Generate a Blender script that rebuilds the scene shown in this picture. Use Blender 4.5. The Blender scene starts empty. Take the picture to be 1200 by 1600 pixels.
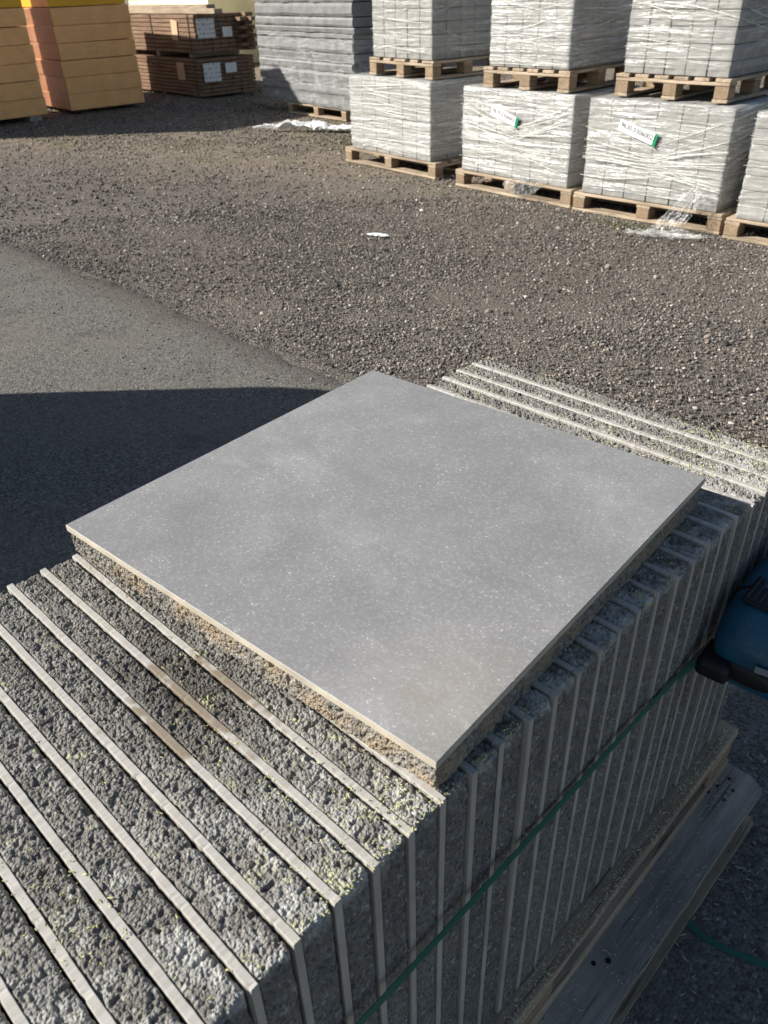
import bpy, bmesh, math, random
import numpy as np
from mathutils import Vector, Matrix, Euler

S = bpy.context.scene
COL = S.collection
R = math.radians

# ------------------------------------------------------------------ camera
cam = bpy.data.objects.new('camera', bpy.data.cameras.new('camera'))
COL.objects.link(cam)
CAM = Vector((0.88598, -0.34553, 1.44703))
cam.location = CAM
cam.rotation_euler = (0.9799894, 0.0272237, 0.7700313)
cam.data.sensor_fit = 'VERTICAL'
cam.data.sensor_height = 36.0
cam.data.lens = 1243.0 / 1600.0 * 36.0
cam.data.clip_start = 0.02
cam.data.clip_end = 2000
cam.data.dof.use_dof = True
cam.data.dof.focus_distance = 1.25
cam.data.dof.aperture_fstop = 12.0
S.camera = cam

# ------------------------------------------------------------------ world, sun
SUN_EL, SUN_AZ = R(32.6), R(225)
w = bpy.data.worlds.new('World'); S.world = w; w.use_nodes = True
wn = w.node_tree; wn.nodes.clear()
sky = wn.nodes.new('ShaderNodeTexSky'); sky.sky_type = 'NISHITA'; sky.sun_disc = False
sky.sun_elevation = SUN_EL; sky.sun_rotation = SUN_AZ
sky.air_density = 1.0; sky.dust_density = 1.0; sky.ozone_density = 1.0
bg = wn.nodes.new('ShaderNodeBackground'); bg.inputs[1].default_value = 0.061
wo = wn.nodes.new('ShaderNodeOutputWorld')
wn.links.new(sky.outputs[0], bg.inputs[0]); wn.links.new(bg.outputs[0], wo.inputs[0])
sd = bpy.data.lights.new('sun', 'SUN'); sd.energy = 5.0; sd.angle = R(0.5); sd.color = (1.0, 0.95, 0.87)
sun = bpy.data.objects.new('sun', sd); COL.objects.link(sun)
tosun = Vector((math.sin(SUN_AZ) * math.cos(SUN_EL), math.cos(SUN_AZ) * math.cos(SUN_EL), math.sin(SUN_EL)))
sun.rotation_euler = tosun.to_track_quat('Z', 'Y').to_euler()
S.view_settings.view_transform = 'Standard'
S.view_settings.look = 'None'
S.view_settings.exposure = 0.78
S.view_settings.gamma = 1.0
S.view_settings.use_curve_mapping = False

rnd = random.Random(7)
nrg = np.random.default_rng(11)

# ------------------------------------------------------------------ material helper
class Mat:
    def __init__(s, name, rough=0.8, spec=0.3):
        s.m = bpy.data.materials.new(name); s.m.use_nodes = True
        s.t = s.m.node_tree; s.t.nodes.clear()
        s.out = s.n('ShaderNodeOutputMaterial'); s.b = s.n('ShaderNodeBsdfPrincipled')
        s.link(s.b.outputs[0], s.out.inputs['Surface'])
        s.b.inputs['Roughness'].default_value = rough
        s.b.inputs['Specular IOR Level'].default_value = spec
        s._obj = None; s._pos = None
    def n(s, k): return s.t.nodes.new(k)
    def link(s, a, b): s.t.links.new(a, b)
    def put(s, inp, v):
        if isinstance(v, (int, float)):
            try: inp.default_value = v
            except Exception: inp.default_value = (v, v, v)
        elif isinstance(v, (tuple, list)):
            inp.default_value = tuple(v) + ((1,) if len(v) == 3 and inp.type == 'RGBA' else ())
        else: s.link(v, inp)
    def obj(s):
        if s._obj is None: s._obj = s.n('ShaderNodeTexCoord').outputs['Object']
        return s._obj
    def pos(s):
        if s._pos is None: s._pos = s.n('ShaderNodeNewGeometry').outputs['Position']
        return s._pos
    def vec(s, src, scale=(1, 1, 1), loc=(0, 0, 0), rot=(0, 0, 0)):
        k = s.n('ShaderNodeMapping'); s.link(src, k.inputs[0])
        k.inputs['Scale'].default_value = scale; k.inputs['Location'].default_value = loc; k.inputs['Rotation'].default_value = rot
        return k.outputs[0]
    def noise(s, src, scale, detail=4, rough=0.55, dist=0.0, color=False):
        k = s.n('ShaderNodeTexNoise'); s.link(src, k.inputs['Vector'])
        k.inputs['Scale'].default_value = scale; k.inputs['Detail'].default_value = detail
        k.inputs['Roughness'].default_value = rough; k.inputs['Distortion'].default_value = dist
        return k.outputs['Color' if color else 'Fac']
    def voro(s, src, scale, feature='F1', out='Distance', rand=1.0):
        k = s.n('ShaderNodeTexVoronoi'); k.feature = feature; s.link(src, k.inputs['Vector'])
        k.inputs['Scale'].default_value = scale; k.inputs['Randomness'].default_value = rand
        return k.outputs[out]
    def math(s, op, a, b=0.0, c=None, clamp=False):
        k = s.n('ShaderNodeMath'); k.operation = op; k.use_clamp = clamp
        s.put(k.inputs[0], a); s.put(k.inputs[1], b)
        if c is not None: s.put(k.inputs[2], c)
        return k.outputs[0]
    def rng(s, v, a, b, c=0.0, d=1.0):
        k = s.n('ShaderNodeMapRange'); k.clamp = True
        s.put(k.inputs[0], v)
        for i, x in enumerate((a, b, c, d)): k.inputs[i + 1].default_value = x
        return k.outputs[0]
    def ramp(s, v, stops):
        k = s.n('ShaderNodeValToRGB'); s.put(k.inputs[0], v); e = k.color_ramp.elements
        while len(e) < len(stops): e.new(0.5)
        for el, (p, c) in zip(e, stops):
            el.position = p; el.color = (c[0], c[1], c[2], 1) if isinstance(c, (tuple, list)) else (c, c, c, 1)
        return k.outputs[0]
    def mix(s, f, a, b, mode='MIX'):
        k = s.n('ShaderNodeMix'); k.data_type = 'RGBA'; k.blend_type = mode
        s.put(k.inputs[0], f); s.put(k.inputs[6], a); s.put(k.inputs[7], b)
        return k.outputs[2]
    def xyz(s, src):
        k = s.n('ShaderNodeSeparateXYZ'); s.link(src, k.inputs[0]); return k.outputs
    def rand(s): return s.n('ShaderNodeObjectInfo').outputs['Random']
    def color(s, v): s.put(s.b.inputs['Base Color'], v)
    def rough(s, v): s.put(s.b.inputs['Roughness'], v)
    def bump(s, h, strength=0.5, dist=0.002, prev=None):
        k = s.n('ShaderNodeBump'); k.inputs['Strength'].default_value = strength; k.inputs['Distance'].default_value = dist
        s.link(h, k.inputs['Height'])
        if prev is not None: s.link(prev, k.inputs['Normal'])
        s.link(k.outputs[0], s.b.inputs['Normal']); return k.outputs[0]

# ------------------------------------------------------------------ materials
ZT, ZB = 0.83, 0.2245
def concrete_mat(name, c0, c1, dust=0.0, tan=0.0, brown=False):
    M = Mat(name, 0.95, 0.15); P = M.pos()
    big = M.noise(P, 9, 3); mid = M.noise(P, 60, 3); fine = M.noise(P, 520, 2, 0.7)
    c = M.mix(M.rng(mid, 0.3, 0.7), c0, c1)
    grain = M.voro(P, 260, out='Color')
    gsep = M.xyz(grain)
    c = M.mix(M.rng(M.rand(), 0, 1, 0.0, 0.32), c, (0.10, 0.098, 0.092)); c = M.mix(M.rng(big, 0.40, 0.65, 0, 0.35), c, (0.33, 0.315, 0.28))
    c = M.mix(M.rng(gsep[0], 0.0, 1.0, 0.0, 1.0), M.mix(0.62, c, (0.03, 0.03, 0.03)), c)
    c = M.mix(M.rng(gsep[1], 0.95, 0.97, 0, 0.8), c, (0.38, 0.37, 0.34))
    c = M.mix(M.rng(fine, 0.35, 0.75, 0.0, 0.5), c, M.mix(0.6, c, (0.40, 0.39, 0.37)))
    if tan > 0:
        c = M.mix(M.rng(M.noise(P, 26, 3), 0.45, 0.62, 0.0, tan), c, (0.36, 0.27, 0.17))
    x = M.xyz(P)
    if brown:      # damp coffee-coloured soak across the slabs
        d = M.n('ShaderNodeVectorMath'); d.operation = 'DISTANCE'
        M.link(M.vec(P, (1.0, 1.5, 0.3)), d.inputs[0]); d.inputs[1].default_value = (0.30, -0.125, 0.249)
        f = M.rng(M.math('ADD', d.outputs['Value'], M.math('MULTIPLY', M.math('SUBTRACT', M.noise(P, 22, 3), 0.5), 0.12)), 0.05, 0.125, 0.62, 0.0)
        c = M.mix(f, c, (0.035, 0.026, 0.02))
    if dust > 0:   # pale cement dust and yellow-green pollen near the saw-cut end
        n = M.noise(P, 38, 4, 0.6)
        f = M.math('MULTIPLY', M.rng(x[0], 0.40, 0.59, 0.18, 1.0), M.rng(n, 0.42, 0.66, 0.0, dust))
        up = M.rng(x[2], ZT - 0.02, ZT - 0.004); f = M.math('MULTIPLY', f, M.math('ADD', M.math('MULTIPLY', up, 0.9), 0.1))
        c = M.mix(f, c, (0.55, 0.55, 0.52))
        y = M.math('MULTIPLY', M.rng(M.noise(P, 31, 4, 0.7), 0.58, 0.66), M.rng(M.noise(P, 300, 2), 0.45, 0.6, 0.0, 0.75)); y = M.math('MULTIPLY', y, M.math('ADD', M.math('MULTIPLY', up, 0.85), 0.15))
        c = M.mix(y, c, (0.50, 0.50, 0.30))
    M.color(c)
    b = M.bump(M.math('ADD', M.voro(P, 330), M.math('MULTIPLY', M.noise(P, 900, 2), 0.7)), 0.9, 0.0016)
    return M.m

def porc_edge_mat():
    M = Mat('porcelain_edge', 0.55, 0.35); P = M.pos()
    n = M.noise(M.vec(P, (70, 6, 6)), 3.0, 3)
    c = M.mix(M.rng(n, 0.35, 0.65), (0.33, 0.315, 0.285), (0.425, 0.41, 0.375))
    n2 = M.noise(P, 14, 3)
    c = M.mix(M.rng(n2, 0.5, 0.75, 0, 0.45), c, (0.40, 0.37, 0.32))
    d = M.n('ShaderNodeVectorMath'); d.operation = 'DISTANCE'
    M.link(M.vec(P, (0.9, 1.1, 0.3)), d.inputs[0]); d.inputs[1].default_value = (0.30, -0.09, 0.249)
    f = M.rng(M.math('ADD', d.outputs['Value'], M.math('MULTIPLY', M.math('SUBTRACT', M.noise(P, 45, 2), 0.5), 0.25)), 0.05, 0.09, 0.8, 0.0)
    c = M.mix(f, c, (0.17, 0.13, 0.085))
    sp = M.noise(P, 420, 2)
    c = M.mix(M.rng(sp, 0.70, 0.74, 0, 0.8), c, (0.12, 0.11, 0.1))
    M.color(c)
    M.bump(n, 0.18, 0.0006)
    return M.m

def porc_top_mat():
    M = Mat('porcelain_face', 0.42, 0.4); O = M.obj()
    a = M.noise(O, 3.2, 4, 0.6, 0.6); b = M.noise(O, 11, 5, 0.65, 0.4); f = M.noise(O, 620, 3, 0.7); g2 = M.noise(O, 270, 4, 0.7)
    m = M.math('ADD', M.math('MULTIPLY', a, 0.6), M.math('MULTIPLY', b, 0.4))
    c = M.ramp(m, [(0.34, (0.198, 0.196, 0.194)), (0.50, (0.240, 0.237, 0.232)), (0.66, (0.315, 0.311, 0.303))])
    c = M.mix(M.rng(f, 0.3, 0.7, 0.0, 0.45), c, M.mix(0.5, c, (0.06, 0.06, 0.065)))
    c = M.mix(M.rng(g2, 0.5, 0.75, 0.0, 0.6), c, (0.40, 0.40, 0.40))
    sc = M.noise(M.vec(O, (9, 40, 1), (0, 0, 0), (0, 0, 0.6)), 1.0, 6, 0.75, 1.5); c = M.mix(M.math('MULTIPLY', M.rng(sc, 0.56, 0.64), M.rng(a, 0.45, 0.6, 0.0, 0.4)), c, (0.42, 0.42, 0.42))
    # small pale fossil-like flecks: short strokes in several directions
    dens = M.rng(b, 0.35, 0.65, 0.2, 1.0)
    for k, (sc, rot, th, st) in enumerate([((110, 330, 1), 0.3, 0.26, 0.85), ((360, 130, 1), -0.5, 0.24, 0.8), ((230, 230, 1), 0.0, 0.22, 0.85),
                                          ((65, 220, 1), 1.1, 0.16, 0.7), ((95, 90, 1), 0.7, 0.13, 0.9)]):
        v = M.n('ShaderNodeTexVoronoi'); M.link(M.vec(O, sc, (k * 3.1, k * 1.7, 0), (0, 0, rot)), v.inputs['Vector']); v.inputs['Scale'].default_value = 1.0
        sel = M.xyz(v.outputs['Color'])
        mk = M.math('MULTIPLY', M.rng(v.outputs['Distance'], th * 0.6, th, 1.0, 0.0), M.rng(sel[0], 0.74, 0.98, 0.0, st))
        c = M.mix(M.math('MULTIPLY', M.math('MULTIPLY', mk, dens), 0.85), c, (0.74, 0.72, 0.71))
    # faint tan soak near the front corner
    d = M.n('ShaderNodeVectorMath'); d.operation = 'DISTANCE'; M.link(O, d.inputs[0]); d.inputs[1].default_value = (0.565, 0.075, 0.045)
    c = M.mix(M.rng(M.math('ADD', d.outputs['Value'], M.math('MULTIPLY', M.math('SUBTRACT', b, 0.5), 0.2)), 0.02, 0.10, 0.24, 0.0), c, (0.34, 0.28, 0.19))
    M.color(c)
    M.rough(M.rng(b, 0.3, 0.7, 0.38, 0.56))
    M.bump(M.math('ADD', f, M.math('MULTIPLY', g2, 0.6)), 0.25, 0.0005)
    return M.m

def wood_mat(name, dark, light, axis=0, grime=(0.10, 0.08, 0.06), gr=0.5):
    M = Mat(name, 0.85, 0.2); O = M.obj()
    sc = [46, 46, 46]; sc[axis] = 2.5
    loc = M.n('ShaderNodeVectorMath'); loc.operation = 'ADD'; M.link(O, loc.inputs[0])
    r = M.n('ShaderNodeCombineXYZ'); rr = M.math('MULTIPLY', M.rand(), 30.0)
    for i in range(3): M.link(rr, r.inputs[i])
    M.link(r.outputs[0], loc.inputs[1]); L = loc.outputs[0]
    g = M.noise(M.vec(L, tuple(sc)), 1.0, 5, 0.65, 0.8); b = M.noise(L, 5, 4); sp = M.noise(L, 60, 3)
    c = M.mix(M.rng(g, 0.3, 0.7), dark, light)
    sc2 = [150, 150, 150]; sc2[axis] = 5.0
    ck = M.noise(M.vec(L, tuple(sc2)), 1.0, 3, 0.5, 0.6); c = M.mix(M.rng(ck, 0.60, 0.68, 0, 0.75), c, tuple(x * 0.35 for x in dark))
    c = M.mix(M.math('MULTIPLY', M.rng(M.rand(), 0, 1, 0.2, 1.0), M.rng(b, 0.38, 0.66, 0, gr)), c, grime)
    c = M.mix(M.rng(sp, 0.66, 0.72, 0, 0.5), c, (0.05, 0.04, 0.03))
    M.color(c)
    M.bump(M.math('ADD', g, M.math('MULTIPLY', sp, 0.3)), 0.7, 0.003)
    return M.m

def plain(name, c, rough=0.7, spec=0.3, var=0.12, scale=30, bump=0.0, bd=0.001):
    M = Mat(name, rough, spec); O = M.obj(); n = M.noise(O, scale, 4)
    dk = tuple(x * (1 - var * 2) for x in c); lt = tuple(min(1, x * (1 + var)) for x in c)
    cc = M.mix(M.rng(n, 0.3, 0.7), dk, lt)
    cc = M.mix(M.rng(M.rand(), 0, 1, 0, 0.25), cc, dk)
    M.color(cc)
    if bump: M.bump(n, bump, bd)
    return M.m

def film_mat(name, seed, tint=(0.70, 0.70, 0.67), lo=0.10, hi=0.80, zs=26, xs=2.2, slant=0.35):
    M = Mat(name, 0.2, 1.0); O = M.obj()
    def lay(k, sx, sz, a, det=4, w_=0.07):   # long thin creases running round the load at a slant
        v = M.vec(O, (xs * sx, xs * sx, zs * sz), (seed * k, seed, seed), (a * 0.25, a * 0.45, 0))
        n = M.noise(v, 1.0, det, 0.55, 0.9)
        return M.rng(M.math('ABSOLUTE', M.math('SUBTRACT', n, 0.5)), 0.0, w_, 1.0, 0.0), n
    r1, n1 = lay(1, 0.6, 1.0, slant); r2, n2 = lay(2, 1.2, 2.4, -slant * 0.8, 3, 0.04); r3, n3 = lay(3, 0.4, 0.5, slant * 2.4, 3, 0.03)
    big = M.noise(M.vec(O, (2.2, 2.2, 3.0), (seed, 0, 0)), 1.0, 3)
    a = M.math('ADD', M.math('MULTIPLY', r1, 0.40), M.math('MULTIPLY', r2, 0.35))
    a = M.math('ADD', a, M.math('MULTIPLY', r3, 0.45)); a = M.math('MULTIPLY', a, M.rng(big, 0.35, 0.65, 0.35, 1.3))
    M.color(tint); M.put(M.b.inputs['Alpha'], M.rng(a, 0.0, 1.0, lo, hi))
    h = M.math('ADD', M.math('ADD', n1, M.math('MULTIPLY', n2, 0.4)), M.math('MULTIPLY', n3, 0.8))
    M.bump(h, 0.8, 0.022)
    return M.m

def label_mat():
    M = Mat('printed_paper', 0.6, 0.3); O = M.obj()
    x = M.xyz(O)
    rows = M.math('FRACT', M.math('MULTIPLY', x[2], 17.0))
    n = M.noise(M.vec(O, (38, 38, 17)), 1.0, 1)
    ink = M.math('MULTIPLY', M.rng(rows, 0.52, 0.56), M.rng(n, 0.5, 0.53))
    M.color(M.mix(M.math('MULTIPLY', ink, 0.6), (0.74, 0.76, 0.76), (0.15, 0.16, 0.18)))
    return M.m

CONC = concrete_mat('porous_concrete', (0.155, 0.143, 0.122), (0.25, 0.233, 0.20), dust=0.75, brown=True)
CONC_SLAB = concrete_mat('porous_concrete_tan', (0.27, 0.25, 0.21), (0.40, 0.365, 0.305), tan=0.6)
PEDGE = porc_edge_mat(); PTOP = porc_top_mat()
PEDGE2 = plain('porcelain_edge_sandy', (0.50, 0.45, 0.36), 0.6, 0.3, 0.14, 25)
WOOD_OLD = [wood_mat('weathered_wood_' + 'xy'[a], (0.25, 0.185, 0.125), (0.56, 0.46, 0.34), a) for a in (0, 1)]
WOOD_GREY = [wood_mat('greyed_wood_' + 'xy'[a], (0.22, 0.20, 0.172), (0.48, 0.435, 0.37), a, (0.045, 0.04, 0.038)) for a in (0, 1)]
WOOD_EDGE = wood_mat('worn_brown_wood', (0.24, 0.175, 0.11), (0.55, 0.44, 0.31), 1, (0.12, 0.10, 0.08))
BLOCK = wood_mat('pressed_wood_block', (0.22, 0.155, 0.10), (0.36, 0.27, 0.18), 1, (0.13, 0.10, 0.07))
LUMBER = wood_mat('brown_treated_timber', (0.11, 0.066, 0.042), (0.36, 0.24, 0.16), 0, (0.08, 0.045, 0.03), 0.3)
PAVER = plain('grey_paver_concrete', (0.29, 0.285, 0.27), 0.9, 0.2, 0.15, 20, 0.5, 0.002)
PAVER_D = plain('dark_paver_concrete', (0.12, 0.12, 0.122), 0.9, 0.2, 0.15, 20, 0.5, 0.002)
FOAM_O = plain('orange_insulation_foam', (0.98, 0.52, 0.20), 0.7, 0.3, 0.07, 7, 0.2, 0.004)
FOAM_Y = plain('yellow_orange_wrap', (0.78, 0.42, 0.02), 0.4, 0.4, 0.06, 5, 0.2, 0.004)
FOAM_R = plain('shaded_rust_face', (0.34, 0.15, 0.075), 0.4, 0.4, 0.10, 5)  # rust film colour, with the shade on that side darkened into it
FOAM_C = plain('cream_insulation_foam', (0.86, 0.80, 0.55), 0.7, 0.3, 0.04, 5)
FOAM_G = plain('grey_insulation_foam', (0.20, 0.20, 0.198), 0.6, 0.35, 0.14, 9, 0.5, 0.006)
PAPER = label_mat()
PAPER_W = plain('white_paper', (0.80, 0.81, 0.82), 0.6, 0.3, 0.03)
PAPER_T = plain('tan_card', (0.60, 0.42, 0.27), 0.7, 0.2, 0.05)
INK = plain('black_ink', (0.02, 0.02, 0.02), 0.6, 0.2, 0.0)
GREEN = plain('green_tag', (0.01, 0.26, 0.12), 0.5, 0.3, 0.05)
STRAP = plain('green_strap_plastic', (0.012, 0.11, 0.075), 0.4, 0.45, 0.08, 60)
BLACKS = plain('black_strap_plastic', (0.02, 0.02, 0.02), 0.4, 0.4, 0.0)
TEAL0 = plain('teal_tool_plastic', (0.005, 0.07, 0.12), 0.36, 0.5, 0.12, 18, 0.15, 0.0005)
def teal():
    M = Mat('scuffed_teal_plastic', 0.36, 0.5); O = M.obj(); n = M.noise(O, 14, 4); d = M.noise(O, 70, 5, 0.7); sp = M.noise(O, 420, 2)
    c = M.mix(M.rng(n, 0.3, 0.7), (0.004, 0.06, 0.105), (0.010, 0.10, 0.165))
    c = M.mix(M.rng(d, 0.60, 0.72, 0, 0.4), c, (0.16, 0.17, 0.17)); c = M.mix(M.rng(sp, 0.72, 0.76, 0, 0.8), c, (0.5, 0.5, 0.42))
    M.color(c); M.rough(M.rng(d, 0.4, 0.65, 0.3, 0.6)); M.bump(d, 0.15, 0.0008); return M.m
TEAL = teal()
BLACK = plain('black_tool_plastic', (0.008, 0.008, 0.009), 0.45, 0.4, 0.05, 50)
GRILLE = plain('grey_tool_plastic', (0.022, 0.03, 0.04), 0.5, 0.4, 0.05, 50)
STEEL = plain('dull_nail_steel', (0.22, 0.24, 0.27), 0.45, 0.6, 0.1)
CHIP_Y = plain('yellow_green_straw', (0.58, 0.57, 0.27), 0.8, 0.2, 0.15)
CHIP_P = plain('pale_straw', (0.62, 0.58, 0.42), 0.8, 0.2, 0.15)
CHIP_B = plain('dry_brown_bits', (0.22, 0.15, 0.08), 0.8, 0.2, 0.15)
BRICK = plain('red_brick', (0.30, 0.07, 0.05), 0.85, 0.2, 0.12)
MORTAR = plain('grey_mortar', (0.42, 0.40, 0.37), 0.9, 0.2, 0.06)
MOSS = plain('green_weed', (0.13, 0.14, 0.05), 0.9, 0.1, 0.2)

# ------------------------------------------------------------------ object helpers
def tag(o, label=None, cat=None, group=None, kind=None):
    if label: o['label'] = label
    if cat: o['category'] = cat
    if group: o['group'] = group
    if kind: o['kind'] = kind
    return o
def thing(name, label, cat, loc=(0, 0, 0), rz=0.0, group=None):
    o = bpy.data.objects.new(name, None); COL.objects.link(o); o.empty_display_size = 0.1
    o.location = loc; o.rotation_euler = (0, 0, rz); return tag(o, label, cat, group)
def mk(name, me, parent=None, loc=(0, 0, 0), rot=(0, 0, 0), scale=(1, 1, 1)):
    o = bpy.data.objects.new(name, me); COL.objects.link(o); o.parent = parent
    o.location = loc; o.rotation_euler = rot; o.scale = scale; return o
def from_np(name, V, F, mats, midx=None, smooth=False):
    """V (n,3), F (m,4) quads or (m,3)."""
    me = bpy.data.meshes.new(name)
    V = np.asarray(V, dtype=np.float32); F = np.asarray(F, dtype=np.int32); k = F.shape[1]
    me.vertices.add(len(V)); me.vertices.foreach_set('co', V.ravel())
    me.loops.add(F.size); me.loops.foreach_set('vertex_index', F.ravel())
    me.polygons.add(len(F)); me.polygons.foreach_set('loop_start', np.arange(0, F.size, k, dtype=np.int32))
    for m in (mats if isinstance(mats, (list, tuple)) else [mats]): me.materials.append(m)
    if midx is not None: me.polygons.foreach_set('material_index', np.asarray(midx, dtype=np.int32))
    me.polygons.foreach_set('use_smooth', np.full(len(F), smooth))
    me.update(calc_edges=True); me.validate(); return me
def from_bm(name, bm, mat, smooth=False):
    me = bpy.data.meshes.new(name); bm.to_mesh(me); bm.free(); me.materials.append(mat)
    if smooth: me.polygons.foreach_set('use_smooth', [True] * len(me.polygons))
    return me
def box_bm(a, b, bevel=0.0, seg=1, jit=0.0, seed=0, cuts=0):
    bm = bmesh.new(); bmesh.ops.create_cube(bm, size=1.0)
    for v in bm.verts:
        v.co = Vector([a[i] + (v.co[i] + 0.5) * (b[i] - a[i]) for i in range(3)])
    if cuts:
        d = [abs(b[i] - a[i]) for i in range(3)]; ax = d.index(max(d))
        es = [e for e in bm.edges if abs((e.verts[0].co - e.verts[1].co)[ax]) > d[ax] * 0.9]
        bmesh.ops.subdivide_edges(bm, edges=es, cuts=cuts)
    if jit:
        r = random.Random(seed)
        for v in bm.verts: v.co += Vector([r.uniform(-jit, jit) for _ in range(3)])
    if bevel: bmesh.ops.bevel(bm, geom=list(bm.edges), offset=bevel, segments=seg, affect='EDGES', profile=0.5)
    return bm
def box(name, a, b, mat, parent=None, bevel=0.0, jit=0.0, seed=0, cuts=0, seg=1):
    return mk(name, from_bm(name, box_bm(a, b, bevel, seg, jit, seed, cuts), mat), parent)

def hash2(ix, iy, s):
    h = (ix.astype(np.int64) * 374761393 + iy.astype(np.int64) * 668265263 + s * 1442695041) & 0xffffffff
    h = ((h ^ (h >> 13)) * 1274126177) & 0xffffffff
    return ((h ^ (h >> 16)) & 0xffff) / 65535.0
def vnoise(x, y, s):
    ix = np.floor(x).astype(np.int64); iy = np.floor(y).astype(np.int64); fx = x - ix; fy = y - iy
    fx = fx * fx * (3 - 2 * fx); fy = fy * fy * (3 - 2 * fy)
    a = hash2(ix, iy, s); b = hash2(ix + 1, iy, s); c = hash2(ix, iy + 1, s); d = hash2(ix + 1, iy + 1, s)
    return (a * (1 - fx) + b * fx) * (1 - fy) + (c * (1 - fx) + d * fx) * fy
def grains(x, y, s):
    """height 0..1 of packed round grains on a unit lattice"""
    ix = np.floor(x).astype(np.int64); iy = np.floor(y).astype(np.int64); best = np.zeros_like(x)
    for dx in (-1, 0, 1):
        for dy in (-1, 0, 1):
            jx = ix + dx; jy = iy + dy
            px = jx + hash2(jx, jy, s); py = jy + hash2(jx, jy, s + 9)
            r = 0.45 + 0.42 * hash2(jx, jy, s + 17)
            lift = 0.55 + 0.45 * hash2(jx, jy, s + 23)
            d2 = ((x - px) ** 2 + (y - py) ** 2) / (r * r)
            best = np.maximum(best, lift * np.sqrt(np.clip(1 - d2, 0, 1)))
    return best
def conc_disp(u, v, s, cell=0.0027, amp=0.0019):
    g = grains(u / cell, v / cell, s)
    g2 = grains(u / (cell * 1.9) + 3.3, v / (cell * 1.9), s + 50)
    pit = np.clip((vnoise(u / 0.0048, v / 0.0048, s + 3) - 0.64) * 4, 0, 1)
    big = np.clip(grains(u / 0.0085, v / 0.0085, s + 91) - 0.72, 0, 1) * (vnoise(u / 0.03, v / 0.03, s + 92) > 0.45)
    vein = np.clip((vnoise(u / 0.02, v / 0.012, s + 61) - 0.62) * 3, 0, 1)
    return amp * (g - 0.8) + amp * 0.6 * (g2 - 0.75) + 0.0016 * (vnoise(u / 0.028, v / 0.02, s + 5) - 0.5) + 0.0055 * big - 0.0030 * pit - 0.0012 * vein

def ribbon(path, nrm, t0, t1, nv, seed, mat, name, rr=0.004, amp=0.0019, cell=0.0027, closed=False, inward=0.012):
    """rough band: path (n,3) points with outward normals, swept across the direction t (unit y or z) from t0 to t1"""
    n = len(path); s = np.zeros(n); s[1:] = np.cumsum(np.linalg.norm(np.diff(path, axis=0), axis=1))
    v = np.linspace(0, 1, nv); T = (t1 - t0)
    Ln = np.linalg.norm(T)
    U, Vv = np.meshgrid(s, v * Ln, indexing='ij')
    D = conc_disp(U, Vv, seed, cell, amp)
    edge = np.minimum(Vv, Ln - Vv)
    D = D - rr * np.clip(1 - edge / rr, 0, 1) ** 2 * (0.6 + 0.8 * vnoise(U / 0.012, Vv * 0 + (Vv > Ln / 2), seed + 31))
    side = (vnoise(U / 0.014, (Vv > Ln / 2) * 3.0, seed + 77) - 0.5) * 0.0009 + (grains(U / 0.004, (Vv > Ln / 2) * 5.0, seed + 5) - 0.5) * 0.0012
    P = path[:, None, :] + v[None, :, None] * T[None, None, :] + nrm[:, None, :] * D[:, :, None]
    P = P + (T / Ln)[None, None, :] * (side * np.clip(1 - edge / 0.006, 0, 1))[:, :, None]
    first = P[:, :1, :] - nrm[:, None, :] * inward; last = P[:, -1:, :] - nrm[:, None, :] * inward
    P = np.concatenate([first, P, last], axis=1); nv += 2
    idx = np.arange(n * nv).reshape(n, nv)
    if closed: idx = np.concatenate([idx, idx[:1]], axis=0)
    F = np.stack([idx[:-1, :-1], idx[1:, :-1], idx[1:, 1:], idx[:-1, 1:]], -1).reshape(-1, 4)
    return from_np(name, P.reshape(-1, 3), F, mat, smooth=False)

def rounded_path(pts, r, steps, closed):
    """2D polyline -> dense points + outward normals (right side of travel), steps = spacing per segment"""
    out = []; nn = []
    m = len(pts)
    segs = range(m) if closed else range(m - 1)
    corners = {}
    for i in segs:
        a = np.array(pts[i], float); b = np.array(pts[(i + 1) % m], float); d = (b - a) / np.linalg.norm(b - a); nrm = np.array([d[1], -d[0]])
        ra = r if (closed or i > 0) else 0; rb = r if (closed or i < m - 2) else 0
        L = np.linalg.norm(b - a) - ra - rb; st = steps[i]
        k = max(2, int(L / st) + 1)
        for t in np.linspace(0, 1, k)[:-1 if rb else None]:
            out.append(a + d * (ra + t * L)); nn.append(nrm)
        if rb:
            c2 = np.array(pts[(i + 2) % m], float); d2 = (c2 - b) / np.linalg.norm(c2 - b); n2 = np.array([d2[1], -d2[0]])
            cen = b - d * r + (-nrm) * r
            for t in np.linspace(0, 1, 7)[:-1]:
                q = nrm * math.cos(t * math.pi / 2) + n2 * math.sin(t * math.pi / 2); q /= np.linalg.norm(q)
                out.append(cen + q * r); nn.append(q)
    return np.array(out), np.array(nn)

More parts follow.
